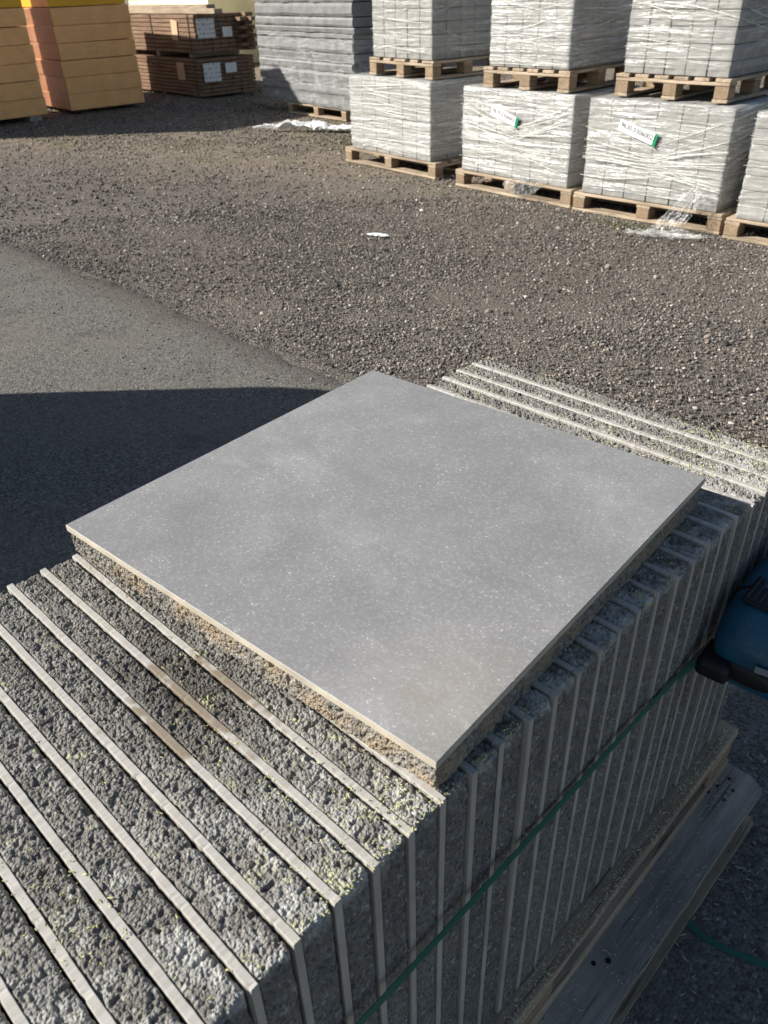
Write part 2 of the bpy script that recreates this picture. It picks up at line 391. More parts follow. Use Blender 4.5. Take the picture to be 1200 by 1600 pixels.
# ================================================================== THE SETTING
YB = 1.84     # the seam between old asphalt and loose gravel
def ground_material(name, kind):
    M = Mat(name, 0.95, 0.12); P = M.pos(); x = M.xyz(P)
    if kind == 'gravel':
        big = M.noise(P, 0.7, 4); mid = M.noise(P, 5, 4)
        v = M.n('ShaderNodeTexVoronoi'); M.link(P, v.inputs['Vector']); v.inputs['Scale'].default_value = 150
        s = M.xyz(v.outputs['Color'])
        c = M.mix(s[0], (0.055, 0.050, 0.044), (0.25, 0.222, 0.19))
        c = M.mix(M.rng(s[1], 0.90, 0.95), c, (0.34, 0.30, 0.26))
        c = M.mix(M.rng(big, 0.42, 0.60, 0, 0.45), c, (0.15, 0.13, 0.108))
        far = M.rng(M.math('ADD', x[1], M.math('ADD', M.math('MULTIPLY', x[0], -0.28), M.math('MULTIPLY', big, 2.2))), 6.2, 7.6)
        c = M.mix(M.math('MULTIPLY', far, 0.65), c, M.mix(M.rng(mid, 0.4, 0.6), (0.32, 0.26, 0.19), (0.21, 0.175, 0.125)))
        g = M.math('MULTIPLY', far, M.rng(M.noise(P, 2.3, 5, 0.7), 0.58, 0.68, 0, 0.75))
        c = M.mix(g, c, (0.14, 0.14, 0.06))
        M.color(c)
        M.bump(M.math('ADD', M.rng(v.outputs['Distance'], 0, 0.9, 1, 0), M.math('MULTIPLY', mid, 0.4)), 1.0, 0.008)
    else:
        big = M.noise(P, 1.6, 4); mid = M.noise(P, 9, 4); f = M.noise(P, 300, 3, 0.7)
        v = M.n('ShaderNodeTexVoronoi'); M.link(P, v.inputs['Vector']); v.inputs['Scale'].default_value = 150
        s = M.xyz(v.outputs['Color'])
        c = M.mix(s[0], (0.062, 0.060, 0.055), (0.19, 0.182, 0.165))
        c = M.mix(M.rng(s[1], 0.955, 0.975), c, (0.26, 0.25, 0.23))
        c = M.mix(M.rng(big, 0.35, 0.7, 0, 0.45), c, (0.17, 0.157, 0.137))
        c = M.mix(M.rng(M.noise(P, 3.1, 5, 0.7, 0.5), 0.56, 0.70, 0, 0.45), c, (0.05, 0.047, 0.043)); c = M.mix(M.rng(f, 0.62, 0.7, 0, 0.6), c, (0.24, 0.225, 0.2))
        edge = M.rng(M.math('ADD', x[1], M.math('MULTIPLY', mid, 0.25)), 1.70, 1.98, 0, 0.6)
        c = M.mix(edge, c, (0.075, 0.06, 0.048))
        M.color(c)
        M.bump(M.math('ADD', M.rng(v.outputs['Distance'], 0, 0.9, 1, 0), M.math('MULTIPLY', f, 0.7)), 0.75, 0.0035)
    return M.m
GRAVEL = ground_material('gravel_ground', 'gravel'); ASPH = ground_material('asphalt_ground', 'asphalt')

def sheet(name, x0, x1, y0, y1, nx, ny, z, amp, mat, edge=False, gx=1.0):
    xs = np.linspace(x0, x1, nx); ys = np.linspace(y0, y1, ny)
    X, Y = np.meshgrid(xs, ys, indexing='ij')
    Z = z + amp * (vnoise(X * 1.1, Y * 1.1, 3) - 0.5) + amp * 0.5 * (vnoise(X * 4.1, Y * 4.1, 4) - 0.5)
    if edge:
        wob = 0.09 * (vnoise(X * 1.3, X * 0, 8) - 0.5) + 0.06 * (vnoise(X * 6, X * 0, 9) - 0.5) + 0.03 * (vnoise(X * 30, X * 0, 19) - 0.5)
        k = np.clip((Y - (y1 - 1.0)) / 1.0, 0, 1)
        Y = Y + wob * k; Z = Z - 0.02 * np.clip((k - 0.93) / 0.07, 0, 1)
    idx = np.arange(nx * ny).reshape(nx, ny)
    F = np.stack([idx[:-1, :-1], idx[1:, :-1], idx[1:, 1:], idx[:-1, 1:]], -1).reshape(-1, 4)
    o = mk(name, from_np(name, np.stack([X, Y, Z], -1).reshape(-1, 3), F, mat, smooth=True)); return tag(o, kind='structure')
# far ground: one great sheet with the worked area left to the finer sheets above it
sheet('ground', -200, 200, -200, 200, 41, 41, -0.016, 0.0, GRAVEL)
sheet('gravel_yard', -26, 8, 1.3, 26, 340, 240, -0.003, 0.010, GRAVEL)
sheet('asphalt', -26, 8, -12, YB + 0.02, 700, 300, 0.008, 0.002, ASPH, edge=True)

# loose stones: geometry-node instances on a point cloud, coarse near the camera's side, covering what the frame sees
def pebble_field(name, pts, size, rot, mat, label, cat='gravel', group=None):
    me = bpy.data.meshes.new(name); me.vertices.add(len(pts)); me.vertices.foreach_set('co', pts.astype(np.float32).ravel())
    a = me.attributes.new('psize', 'FLOAT_VECTOR', 'POINT'); a.data.foreach_set('vector', size.astype(np.float32).ravel())
    b = me.attributes.new('prot', 'FLOAT_VECTOR', 'POINT'); b.data.foreach_set('vector', rot.astype(np.float32).ravel())
    me.materials.append(mat); o = mk(name, me)
    ng = bpy.data.node_groups.new(name, 'GeometryNodeTree')
    ng.interface.new_socket(name='Geometry', in_out='INPUT', socket_type='NodeSocketGeometry')
    ng.interface.new_socket(name='Geometry', in_out='OUTPUT', socket_type='NodeSocketGeometry')
    N = ng.nodes; L = ng.links
    gi = N.new('NodeGroupInput'); go = N.new('NodeGroupOutput')
    mp = N.new('GeometryNodeMeshToPoints'); ico = N.new('GeometryNodeMeshIcoSphere'); ico.inputs['Subdivisions'].default_value = 1; ico.inputs['Radius'].default_value = 0.5
    sm = N.new('GeometryNodeSetMaterial'); sm.inputs['Material'].default_value = mat
    inst = N.new('GeometryNodeInstanceOnPoints')
    n1 = N.new('GeometryNodeInputNamedAttribute'); n1.data_type = 'FLOAT_VECTOR'; n1.inputs['Name'].default_value = 'psize'
    n2 = N.new('GeometryNodeInputNamedAttribute'); n2.data_type = 'FLOAT_VECTOR'; n2.inputs['Name'].default_value = 'prot'
    L.new(gi.outputs[0], mp.inputs['Mesh']); L.new(mp.outputs[0], inst.inputs['Points'])
    L.new(ico.outputs['Mesh'], sm.inputs[0]); L.new(sm.outputs[0], inst.inputs['Instance'])
    e2r = N.new('FunctionNodeEulerToRotation')
    L.new(n2.outputs[0], e2r.inputs[0]); L.new(e2r.outputs[0], inst.inputs['Rotation']); L.new(n1.outputs[0], inst.inputs['Scale'])
    L.new(inst.outputs[0], go.inputs[0])
    md = o.modifiers.new('scatter', 'NODES'); md.node_group = ng
    return tag(o, label, cat, group, 'stuff')
def stone_mat(name, stops):
    M = Mat(name, 0.9, 0.2); M.color(M.ramp(M.rand(), stops)); return M.m
ST_DARK = stone_mat('gravel_stone', [(0.0, (0.05, 0.048, 0.045)), (0.3, (0.095, 0.089, 0.082)), (0.62, (0.19, 0.168, 0.145)), (0.85, (0.29, 0.25, 0.213)), (0.94, (0.38, 0.32, 0.275)), (0.98, (0.5, 0.45, 0.40)), (1.0, (0.6, 0.56, 0.52))])
ST_ASPH = stone_mat('asphalt_grit', [(0.0, (0.06, 0.058, 0.055)), (0.6, (0.125, 0.118, 0.108)), (0.9, (0.19, 0.178, 0.16)), (1.0, (0.38, 0.36, 0.33))])
fwd = np.array([-0.7091, 0.7051]); cxy = np.array([CAM.x, CAM.y])
def sector(n, d0, d1, half=0.56, p=1.4):
    d = (d0 ** p + (d1 ** p - d0 ** p) * nrg.random(n)) ** (1 / p); a = (nrg.random(n) * 2 - 1) * half
    c, s = np.cos(a), np.sin(a)
    return np.stack([cxy[0] + d * (fwd[0] * c - fwd[1] * s), cxy[1] + d * (fwd[0] * s + fwd[1] * c)], 1), d
def mk_stones(n, d0, d1, s0, s1, keep):
    p, d = sector(n, d0, d1); k = keep(p); p = p[k]; d = d[k]; m = len(p)
    b = s0 * (s1 / s0) ** (nrg.random(m) ** 2.2)
    size = np.stack([b * nrg.uniform(0.8, 1.35, m), b * nrg.uniform(0.7, 1.1, m), b * nrg.uniform(0.5, 0.9, m)], 1)
    return np.concatenate([p, (size[:, 2:3] * 0.18)], 1), size, nrg.random((m, 3)) * 6.28 * np.array([[0.08, 0.08, 1]]) + nrg.normal(0, 0.25, (m, 3))
def patchy(p, a, b):   # wheel-packed places carry fewer loose stones
    n = vnoise(p[:, 0] * 1.3 + 5, p[:, 1] * 2.6, 33) * 0.6 + vnoise(p[:, 0] * 4 + 5, p[:, 1] * 5, 34) * 0.4
    return np.random.default_rng(8).random(len(p)) < np.clip((n - a) / (b - a), 0.5, 1)
P1 = mk_stones(170000, 2.0, 6.6, 0.005, 0.018, lambda p: (p[:, 1] > YB - 0.03 + 0.05 * np.sin(p[:, 0] * 3)) & patchy(p, 0.35, 0.55))
P2 = mk_stones(100000, 6.2, 16, 0.009, 0.028, lambda p: (p[:, 1] > YB) & patchy(p, 0.35, 0.6))
P3 = mk_stones(500, 2.2, 13, 0.022, 0.042, lambda p: p[:, 1] > YB)
pebble_field('gravel_stones', np.concatenate([P1[0], P2[0], P3[0]]), np.concatenate([P1[1], P2[1], P3[1]]), np.concatenate([P1[2], P2[2], P3[2]]), ST_DARK, 'loose dark crushed gravel with pale pink and cream chips over the yard')
P4 = mk_stones(26000, 1.7, 7.5, 0.003, 0.007, lambda p: p[:, 1] < YB + 0.03)
P5 = mk_stones(60000, 2.4, 7.5, 0.004, 0.013, lambda p: (p[:, 1] < YB + 0.05) & (YB - p[:, 1] < 0.75 * np.random.default_rng(3).random(len(p)) ** 3.2))
pebble_field('grit', np.concatenate([P4[0], P5[0]]) + np.array([[0, 0, 0.0085]]), np.concatenate([P4[1], P5[1]]), np.concatenate([P4[2], P5[2]]), ST_ASPH, 'fine grit lying loose on the smoother grey asphalt', 'grit')

# ================================================================== FOREGROUND PACK
ZT, ZB = 0.83, 0.2245
PER = 0.04359
K0, K1 = -10, 18
def standing_slab(k):
    r = random.Random(100 + k)
    y = k * PER; dx = r.uniform(-0.0022, 0.0022); dz = r.uniform(-0.0015, 0.0012)
    near = k <= 2
    st = 0.0010 if near else 0.0016
    if 3 <= k <= 12: st = 0.0022
    if k < 0: lab = ['', 'sixth', 'fifth', 'fourth']
    root = thing('paving_stone', '', 'paving slab', (0.3 + dx, y, ZB), 0.0, 'concrete-backed slabs standing on edge in the pack')
    H = ZT - ZB + dz; yc0 = 0.0078; yc1 = 0.0412
    # concrete core, a band that runs up the right end, over the top, down the left end
    pts = [(0.3005, 0.0), (0.3005, H + 0.0012), (-0.2985, H + 0.0012), (-0.2985, 0.0)]
    pth, nn = rounded_path(pts, 0.007, [0.0019 if near else 0.0026, st, 0.006], False)
    nn = nn if nn[0][0] > 0 else -nn
    path = np.stack([pth[:, 0], np.full(len(pth), yc0), pth[:, 1]], 1); nrm = np.stack([nn[:, 0], np.zeros(len(pth)), nn[:, 1]], 1)
    nv = 33 if near else 21
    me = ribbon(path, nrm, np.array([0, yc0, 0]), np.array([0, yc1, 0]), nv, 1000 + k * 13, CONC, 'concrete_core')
    me.transform(Matrix.Translation((0, -0.0, 0)))
    mk('concrete_core', me, root)
    # thin porcelain sheet with slightly chipped, wavering lower arris
    a = np.linspace(-0.3, 0.3, 190); n = len(a)
    def col(z0):  # cross-section: y/z offsets
        chip = np.clip((vnoise(a / 0.006 + 9.7 * k, a * 0 + k, 5) - 0.80) * 6, 0, 1) * 0.0010
        wv = (vnoise(a / 0.09 + 5.3 * k, a * 0, 6) - 0.5) * 0.0005 + (vnoise(a / 0.02 + 3.1 * k, a * 0, 7) - 0.5) * 0.0003
        return chip, wv
    chip, wv = col(0)
    th = 0.0080
    V = []; sec = [(0.0, -H, 0), (0.0, -0.0016, 1), (0.0008, 0.0, 1), (th - 0.0006, 0.0, 2), (th, -0.0008, 2), (th, -H, 0)]
    for yy, zz, kk in sec:
        dy = wv * 1.0 + (chip if kk == 1 else 0); dzv = -(chip * 1.0 if kk == 1 else 0)
        if kk == 2: dy = wv * 0.3 + (vnoise(a / 0.01 + 3 * k, a * 0, 8) - 0.5) * 0.0006; dzv = 0
        V.append(np.stack([a, yy + dy, np.full(n, H + 0.0005 + zz) + dzv + 0 * a], 1))
    V = np.stack(V, 1); m = len(sec); V[0, :, 0] += 0.0; idx = np.arange(n * m).reshape(n, m)
    F = np.stack([idx[:-1, :-1], idx[1:, :-1], idx[1:, 1:], idx[:-1, 1:]], -1).reshape(-1, 4)
    caps = np.array([[idx[0, i], idx[0, i + 1], idx[0, m - 2 - i], idx[0, m - 1 - i]] for i in range(2)] + [[idx[-1, i], idx[-1, i + 1], idx[-1, m - 2 - i], idx[-1, m - 1 - i]] for i in range(2)])
    mk('porcelain_layer', from_np('porcelain_layer', V.reshape(-1, 3), np.concatenate([F, caps]), PEDGE), root)
    return root
ORD = ['first', 'second', 'third', 'fourth', 'fifth', 'sixth', 'seventh', 'eighth', 'ninth', 'tenth', 'eleventh', 'twelfth', 'thirteenth', 'fourteenth', 'fifteenth', 'sixteenth']
for k in range(K0, K1 + 1):
    o = standing_slab(k)
    if k <= -1:
        o['label'] = 'upright concrete-backed slab on the sunlit near side, %s one before the flat slab' % ORD[-1 - k]
        if k == -3: o['label'] = 'upright concrete-backed slab with a brown damp stain, third before the flat slab'
    elif k == 0: o['label'] = 'upright slab whose pale strip ends right at the flat slab front corner'
    elif k <= 14: o['label'] = 'upright slab carrying the flat slab, %s shaded end after the front corner' % ORD[k - 1]
    elif k == 15: o['label'] = 'upright slab just emerging behind the far edge of the flat slab'
    else: o['label'] = ['sunlit upright slab next behind the flat slab, nearest full pale strip', 'sunlit upright slab in the middle of the three pale strips behind the flat slab', 'last upright slab at the gravel end of the pack'][k - 16]

# the slab lying on top
SX, SY = 0.5957, 0.6052
slab = thing('paving_stone', 'large flat grey porcelain paving slab with concrete backing lying on top of the pack', 'paving slab', (-0.0041, -0.03863, ZT + 0.0015), 0.07019)
HT = 0.0437
ins = 0.0012
pts = [(ins, ins), (SX - ins, ins), (SX - ins, SY - ins), (ins, SY - ins)]
pth, nn = rounded_path(pts, 0.004, [0.0012, 0.0016, 0.003, 0.003], True)
z0, z1 = 0.0, HT - 0.0095
path = np.stack([pth[:, 0], pth[:, 1], np.full(len(pth), z0)], 1); nrm = np.stack([nn[:, 0], nn[:, 1], np.zeros(len(pth))], 1)
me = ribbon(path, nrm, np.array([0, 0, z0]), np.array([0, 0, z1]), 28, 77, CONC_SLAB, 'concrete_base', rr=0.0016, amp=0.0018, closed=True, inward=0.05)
mk('concrete_base', me, slab)
def porc_plate():
    bm = box_bm((0, 0, 0), (SX, SY, 0.0095), 0.0006, 1)
    me = from_bm('porcelain_tile', bm, PTOP); me.materials.append(PEDGE2)
    for p in me.polygons:
        if p.normal.z < 0.6: p.material_index = 1
    return me
mk('porcelain_tile', porc_plate(), slab, (0, 0, HT - 0.0095))

# ------------------------------------------------------------------ pallets
def pallet(name, label, w_, d_, along, loc, rz, mats, group, H=0.135, nplank=5, seed=0, wide=None, chamfer=False, nails=False):
    """origin at the front-left ground corner; w_ along x, d_ along y; deck planks run along x or y"""
    r = random.Random(seed); root = thing(name, label, 'pallet', loc, rz, group)
    t = 0.020; tb = 0.018; bh = H - 3 * t + 0.0
    wx, wy = mats
    def plank(nm, a, b, m):
        if seed == 5 and nm == 'deck_plank': bm = box_bm(a, b, 0.002, 2, 0.0016, r.randint(0, 9999), 22)
        else: bm = box_bm(a, b, 0.003, 1, 0.0016, r.randint(0, 9999), 3)
        o = mk(nm, from_bm(nm, bm, m), root); return o
    if along == 'x': A, B, mp, mc = w_, d_, wx, wy
    else: A, B, mp, mc = d_, w_, wy, wx
    def bx(a0, b0, z0_, a1, b1, z1_):  # (along, across) -> xyz
        return ((a0, b0, z0_), (a1, b1, z1_)) if along == 'x' else ((b0, a0, z0_), (b1, a1, z1_))
    pw = [0.145, 0.10, 0.145, 0.10, 0.145] if nplank == 5 else [0.10] * nplank
    if wide: pw = wide
    gap = (B - sum(pw)) / (len(pw) - 1); b = 0
    zt = H
    for wd in pw:
        e0, e1 = r.uniform(-0.004, 0.006), r.uniform(-0.006, 0.006)
        plank('deck_plank', *bx(e0, b, zt - t, A + e1, b + wd, zt), mp); b += wd + gap
    for c in (0.0, 0.5, 1.0):
        a0 = c * (A - 0.10); plank('cross_board', *bx(a0, 0.002, zt - 2 * t - 0.001, a0 + 0.10, B - 0.002, zt - t - 0.001), mc)
        for e in (0.0, 0.5, 1.0):
            b0 = e * (B - 0.10)
            plank('block', *bx(a0 + 0.003, b0 + 0.003, t + 0.001, a0 + 0.097, b0 + 0.097, zt - 2 * t - 0.002), BLOCK)
    for e in (0.0, 0.5, 1.0):
        b0 = e * (B - 0.10)
        plank('bottom_board', *bx(0.0, b0, 0.0, A, b0 + 0.10, t), mp)
    return root
GP = 'wooden pallets in the yard'
# the two pallets under the foreground pack
pallet('wooden_pallet', 'narrow-edged brown pallet directly under the slab pack, upper of the two', 0.70, 1.33, 'y', (-0.0715, -0.47, 0.1145), 0.0, (WOOD_EDGE, WOOD_EDGE), None, H=0.108, seed=5, wide=[0.12] * 5)
lowp = thing('wooden_pallet', 'grey weathered pallet with a broad nail-holed plank, lower one under the slab pack', 'pallet', (0, 0, 0), 0.0)
def chamfered(nm, x0, x1, y0, y1, z0_, z1_, cx, cy, mat, par, both=False):
    pts = [(x0, y0), (x1, y0), (x1, y1 - cy * 0.95), (x1 - cx * 0.55, y1 - cy * 0.22), (x1 - cx, y1), (x0, y1)]
    rr_ = random.Random(int(x0 * 997)); k_ = 34; side = [(x1 + rr_.uniform(-.0022, .0012), y0 + (y1 - cy - y0) * t / k_) for t in range(1, k_)]
    pts = pts[:2] + side + pts[2:]; n_ = len(pts)
    bm = bmesh.new(); vb = [bm.verts.new((p[0], p[1], z0_)) for p in pts]; vt = [bm.verts.new((p[0], p[1], z1_)) for p in pts]
    bm.faces.new(vt); bm.faces.new(vb[::-1])
    for i in range(n_): bm.faces.new((vb[i], vb[(i + 1) % n_], vt[(i + 1) % n_], vt[i]))
    bmesh.ops.bevel(bm, geom=[e for e in bm.edges if abs(e.verts[0].co.z - e.verts[1].co.z) < 1e-4], offset=0.0022, segments=2, affect='EDGES')
    return mk(nm, from_bm(nm, bm, mat), par)
for j, (xa, xb) in enumerate([(0.560, 0.704), (0.38, 0.50), (0.20, 0.32), (0.04, 0.16), (-0.12, 0.02)]):
    chamfered('deck_plank', xa, xb, -0.42, 0.872, 0.090, 0.112, 0.036 if j == 0 else 0.01, 0.022 if j == 0 else 0.01, WOOD_GREY[1], lowp)
for yy in (-0.41, 0.17, 0.75):
    box('cross_board', (-0.115, yy, 0.068), (0.694, yy + 0.1, 0.0885), WOOD_GREY[0], lowp, 0.002, 0.001, 3, 3)
    for xx in (-0.11, 0.245, 0.594): box('block', (xx, yy + 0.003, 0.0245), (xx + 0.093, yy + 0.094, 0.067), BLOCK, lowp, 0.003, 0.001, 4)
for xx in (-0.115, 0.24, 0.590): chamfered('bottom_board', xx, xx + (0.120 if xx > 0.5 else 0.106), -0.42, 0.855, 0.0105, 0.0235, 0.012, 0.010, WOOD_EDGE, lowp)
# nails and holes at the far end of the outer plank
for (hx, hy, rr_) in [(0.648, 0.822, 0.004), (0.665, 0.80, 0.0035), (0.640, 0.79, 0.004), (0.632, 0.765, 0.0035), (0.662, 0.768, 0.003), (0.660, 0.35, 0.005), (0.645, 0.33, 0.004), (0.672, 0.20, 0.005)]:
    bm = bmesh.new(); bmesh.ops.create_cone(bm, cap_ends=True, segments=10, radius1=rr_, radius2=rr_ * 0.9, depth=0.0016)
    bmesh.ops.translate(bm, verts=bm.verts, vec=(hx - 0.003, hy + 0.012, 0.1126)); mk('nail_hole', from_bm('nail_hole', bm, BLACK), lowp)
bm = bmesh.new(); bmesh.ops.create_cone(bm, cap_ends=True, segments=12, radius1=0.0045, radius2=0.0035, depth=0.003)
bmesh.ops.translate(bm, verts=bm.verts, vec=(0.645, 0.757, 0.1137)); mk('nail', from_bm('nail', bm, STEEL), lowp)

# ------------------------------------------------------------------ straps
def strap_mesh(name, pts, wdir, width, mat, thick=0.0008):
    """flat band along pts; wdir = list of width directions"""
    n = len(pts); V = []
    for i in range(n):
        p = Vector(pts[i]); a = Vector(pts[max(0, i - 1)]); b = Vector(pts[min(n - 1, i + 1)]); tg = (b - a).normalized()
        wd = Vector(wdir[i] if isinstance(wdir, list) else wdir).normalized(); nr = tg.cross(wd).normalized()
        for s1, s2 in ((-1, -1), (1, -1), (1, 1), (-1, 1)): V.append(p + wd * (width / 2 * s1) + nr * (thick / 2 * s2))
    F = []
    for i in range(n - 1):
        for j in range(4): F.append((i * 4 + j, i * 4 + (j + 1) % 4, i * 4 + 4 + (j + 1) % 4, i * 4 + 4 + j))
    F.append((3, 2, 1, 0)); e = (n - 1) * 4; F.append((e, e + 1, e + 2, e + 3))
    return from_np(name, [tuple(v) for v in V], F, mat)
def strapz(y): return 0.644 - 0.030 * max(0.0, (y + 0.13)) / 0.70 - 0.012 * max(0.0, (y - 0.12)) ** 1.0
ys = np.linspace(-0.44, 0.60, 40)
pp = [(0.609 + 0.003 * math.sin((y + 0.4) * 5), y, strapz(y)) for y in ys]
tag(mk('plastic_strap', strap_mesh('plastic_strap', pp, (-0.22, 0, 1), 0.0095, STRAP)), 'green plastic strap pulled taut across the shaded end faces of the standing slabs', 'strap')
pp = [(0.612 + 0.015 * t, 0.50 + 0.12 * t, 0.617 + 0.03 * t - 0.02 * t * t) for t in np.linspace(0, 1, 12)]
tag(mk('plastic_strap', strap_mesh('plastic_strap', pp, (-0.15, 0, 1), 0.0085, STRAP)), 'short loose end of green strap lapped over the taut one under the blue tool', 'strap')
ctrl = [(0.640, 0.62, 0.030), (0.675, 0.585, 0.022), (0.715, 0.570, 0.014), (0.76, 0.570, 0.012), (0.81, 0.583, 0.013), (0.86, 0.60, 0.014), (0.92, 0.62, 0.016), (1.0, 0.63, 0.02)]
def smooth_curve(c, n):
    out = []; c = [Vector(x) for x in c]
    for i in range(len(c) - 1):
        p0 = c[max(0, i - 1)]; p1 = c[i]; p2 = c[i + 1]; p3 = c[min(len(c) - 1, i + 2)]
        for k in range(n):
            t = k / n; out.append(0.5 * ((2 * p1) + (p2 - p0) * t + (2 * p0 - 5 * p1 + 4 * p2 - p3) * t * t + (3 * p1 - p0 - 3 * p2 + p3) * t ** 3))
    out.append(c[-1]); return out
pp = smooth_curve(ctrl, 8)
tag(mk('plastic_strap', strap_mesh('plastic_strap', pp, (-0.15, 1, 0.35), 0.011, STRAP)), 'green strap curling out from under the pallet onto the dark asphalt', 'strap')

# ------------------------------------------------------------------ strapping tool hanging on the strap
tool = thing('strapping_tool', 'dark teal cordless strapping tool hanging on the strap at the right edge', 'power tool', (0.671, 0.555, 0.648), 0.06); tool.scale = (0.95, 0.97, 0.95)
def loft(secs, nseg=28, e=3.2):
    """secs: (y, xc, zc, rx, rz)"""
    V = []; 
    for (y, xc, zc, rx, rz) in secs:
        for i in range(nseg):
            a = 2 * math.pi * i / nseg; c, s = math.cos(a), math.sin(a)
            V.append((xc + rx * math.copysign(abs(c) ** (2 / e), c), y, zc + rz * math.copysign(abs(s) ** (2 / e), s)))
    F = []; n = len(secs)
    for k in range(n - 1):
        for i in range(nseg): F.append((k * nseg + i, k * nseg + (i + 1) % nseg, (k + 1) * nseg + (i + 1) % nseg, (k + 1) * nseg + i))
    bm = bmesh.new(); vs = [bm.verts.new(v) for v in V]
    for f in F: bm.faces.new([vs[i] for i in f])
    bm.faces.new(vs[:nseg][::-1]); bm.faces.new(vs[-nseg:])
    bmesh.ops.recalc_face_normals(bm, faces=bm.faces); return bm
body = mk('body', from_bm('body', loft([(0.008, 0, -0.012, 0.028, 0.018), (0.011, 0, -0.010, 0.040, 0.028), (0.020, 0.001, -0.006, 0.049, 0.038), (0.035, 0.001, -0.002, 0.055, 0.047), (0.06, 0.003, 0.003, 0.060, 0.055), (0.10, 0.006, 0.009, 0.064, 0.062),
    (0.15, 0.01, 0.012, 0.067, 0.066), (0.20, 0.012, 0.014, 0.064, 0.066), (0.25, 0.012, 0.012, 0.058, 0.060), (0.29, 0.012, 0.010, 0.050, 0.050), (0.30, 0.012, 0.010, 0.040, 0.04)]), TEAL, True), tool)
mk('nose_band', from_bm('nose_band', loft([(0.004, 0, -0.028, 0.040, 0.012), (0.006, 0, -0.028, 0.046, 0.016), (0.020, 0.0, -0.026, 0.0555, 0.019), (0.05, 0.002, -0.026, 0.060, 0.019), (0.10, 0.005, -0.026, 0.062, 0.016)]), BLACK, True), tool)
box('feed_foot', (-0.060, -0.016, -0.046), (-0.010, 0.05, -0.012), BLACK, tool, 0.010, seg=3)
box('lower_housing', (-0.03, 0.012, -0.062), (0.055, 0.15, -0.034), TEAL, tool, 0.010, seg=3)
# vent grille on the top face
gr = mk('vent_grille', from_bm('vent_grille', box_bm((-0.026, -0.032, -0.004), (0.026, 0.032, 0.003), 0.0035, 2), BLACK), tool, (-0.010, 0.088, 0.0655), (0.10, 0.0, -0.06))
for i in range(5): mk('slat', from_bm('slat', box_bm((-0.021 + i * 0.0095, -0.027, 0.003), (-0.018 + i * 0.0095, 0.027, 0.0052), 0.0006), GRILLE), gr)
kn = bmesh.new(); bmesh.ops.create_cone(kn, cap_ends=True, segments=28, radius1=0.026, radius2=0.022, depth=0.010); bmesh.ops.bevel(kn, geom=list(kn.edges), offset=0.0015, segments=1, affect='EDGES')
mk('knob', from_bm('knob', kn, BLACK), tool, (0.000, 0.165, 0.079))
mk('seam', from_bm('seam', loft([(0.092, 0.0055, 0.0085, 0.0640, 0.0620), (0.093, 0.0055, 0.0085, 0.0648, 0.0628), (0.0955, 0.0055, 0.0085, 0.0648, 0.0628), (0.0965, 0.0055, 0.0085, 0.0640, 0.0620)]), BLACK, True), tool)
for sx_ in (-0.03, 0.035):
    sb = bmesh.new(); bmesh.ops.create_cone(sb, cap_ends=True, segments=12, radius1=0.004, radius2=0.0035, depth=0.003)
    mk('screw', from_bm('screw', sb, STEEL), tool, (sx_, 0.052, 0.048), (0.3, 0, 0))
nb = mk('badge', from_bm('badge', box_bm((-0.012, -0.0008, -0.006), (0.012, 0.0008, 0.006), 0.0006), STEEL), tool, (0.030, 0.0035, -0.002), (0.0, 0, 0.1))
hd = mk('handle', from_bm('handle', loft([(0.26, 0.012, 0.0, 0.036, 0.036), (0.30, 0.014, -0.002, 0.026, 0.026), (0.38, 0.02, -0.004, 0.024, 0.026), (0.46, 0.028, -0.004, 0.03, 0.032)], 20, 2.4), BLACK, True), tool)

# ------------------------------------------------------------------ scattered bits (straw, pollen flakes)
def bits(name, pts, lens, mat, label, wid=0.0011, tilt=0.35, seed=1):
    g = np.random.default_rng(seed); n = len(pts); a = g.random(n) * 6.283; ti = g.normal(0, tilt, n)
    d = np.stack([np.cos(a) * np.cos(ti), np.sin(a) * np.cos(ti), np.sin(ti)], 1)
    s = np.stack([-np.sin(a), np.cos(a), np.zeros(n)], 1); u = np.cross(d, s)
    L = np.asarray(lens)[:, None]; W = (wid * g.uniform(0.6, 1.5, n))[:, None]
    V = []
    bend = u * (L * g.normal(0, 0.12, n)[:, None])
    for (e, f) in ((-0.5, 0), (0, 1), (0.5, 0)):
        c = pts + d * (L * e) + bend * f
        for q_ in (s * W * 0.5 * (1.0 if f else 0.5), u * W * 0.35, -s * W * 0.5 * (1.0 if f else 0.5)): V.append(c + q_)
    V = np.stack(V, 1).reshape(-1, 3); F = []
    base = np.array([[0, 1, 4, 3], [1, 2, 5, 4], [2, 0, 3, 5], [3, 4, 7, 6], [4, 5, 8, 7], [5, 3, 6, 8]])
    F = (base[None] + (np.arange(n) * 9)[:, None, None]).reshape(-1, 4)
    return tag(mk(name, from_np(name, V, F, mat)), label, name.replace('_', ' '), None, 'stuff')
def scatter_top(n, seed, bias):
    g = np.random.default_rng(seed); out = []
    while len(out) < n:
        x = g.random() ** (1 / bias) * 0.60 if bias > 1 else g.random() * 0.6; y = g.uniform(-0.44, 0.83)
        ca, sa = math.cos(0.0702), math.sin(0.0702); u = (x + 0.0041) * ca + (y + 0.0386) * sa; v = -(x + 0.0041) * sa + (y + 0.0386) * ca
        if -0.003 < u < SX + 0.003 and -0.003 < v < SY + 0.003: continue
        nn_ = 0.55 * vnoise(np.array([x * 11.0]), np.array([y * 11.0]), 5)[0] + 0.45 * vnoise(np.array([x * 45.0]), np.array([y * 45.0]), 6)[0]
        if nn_ < g.uniform(0.45, 0.68): continue
        out.append((x, y, ZT + 0.0008))
    return np.array(out)
g = np.random.default_rng(4)
def lens(n, a, b, s): return np.random.default_rng(s).uniform(a, b, n)
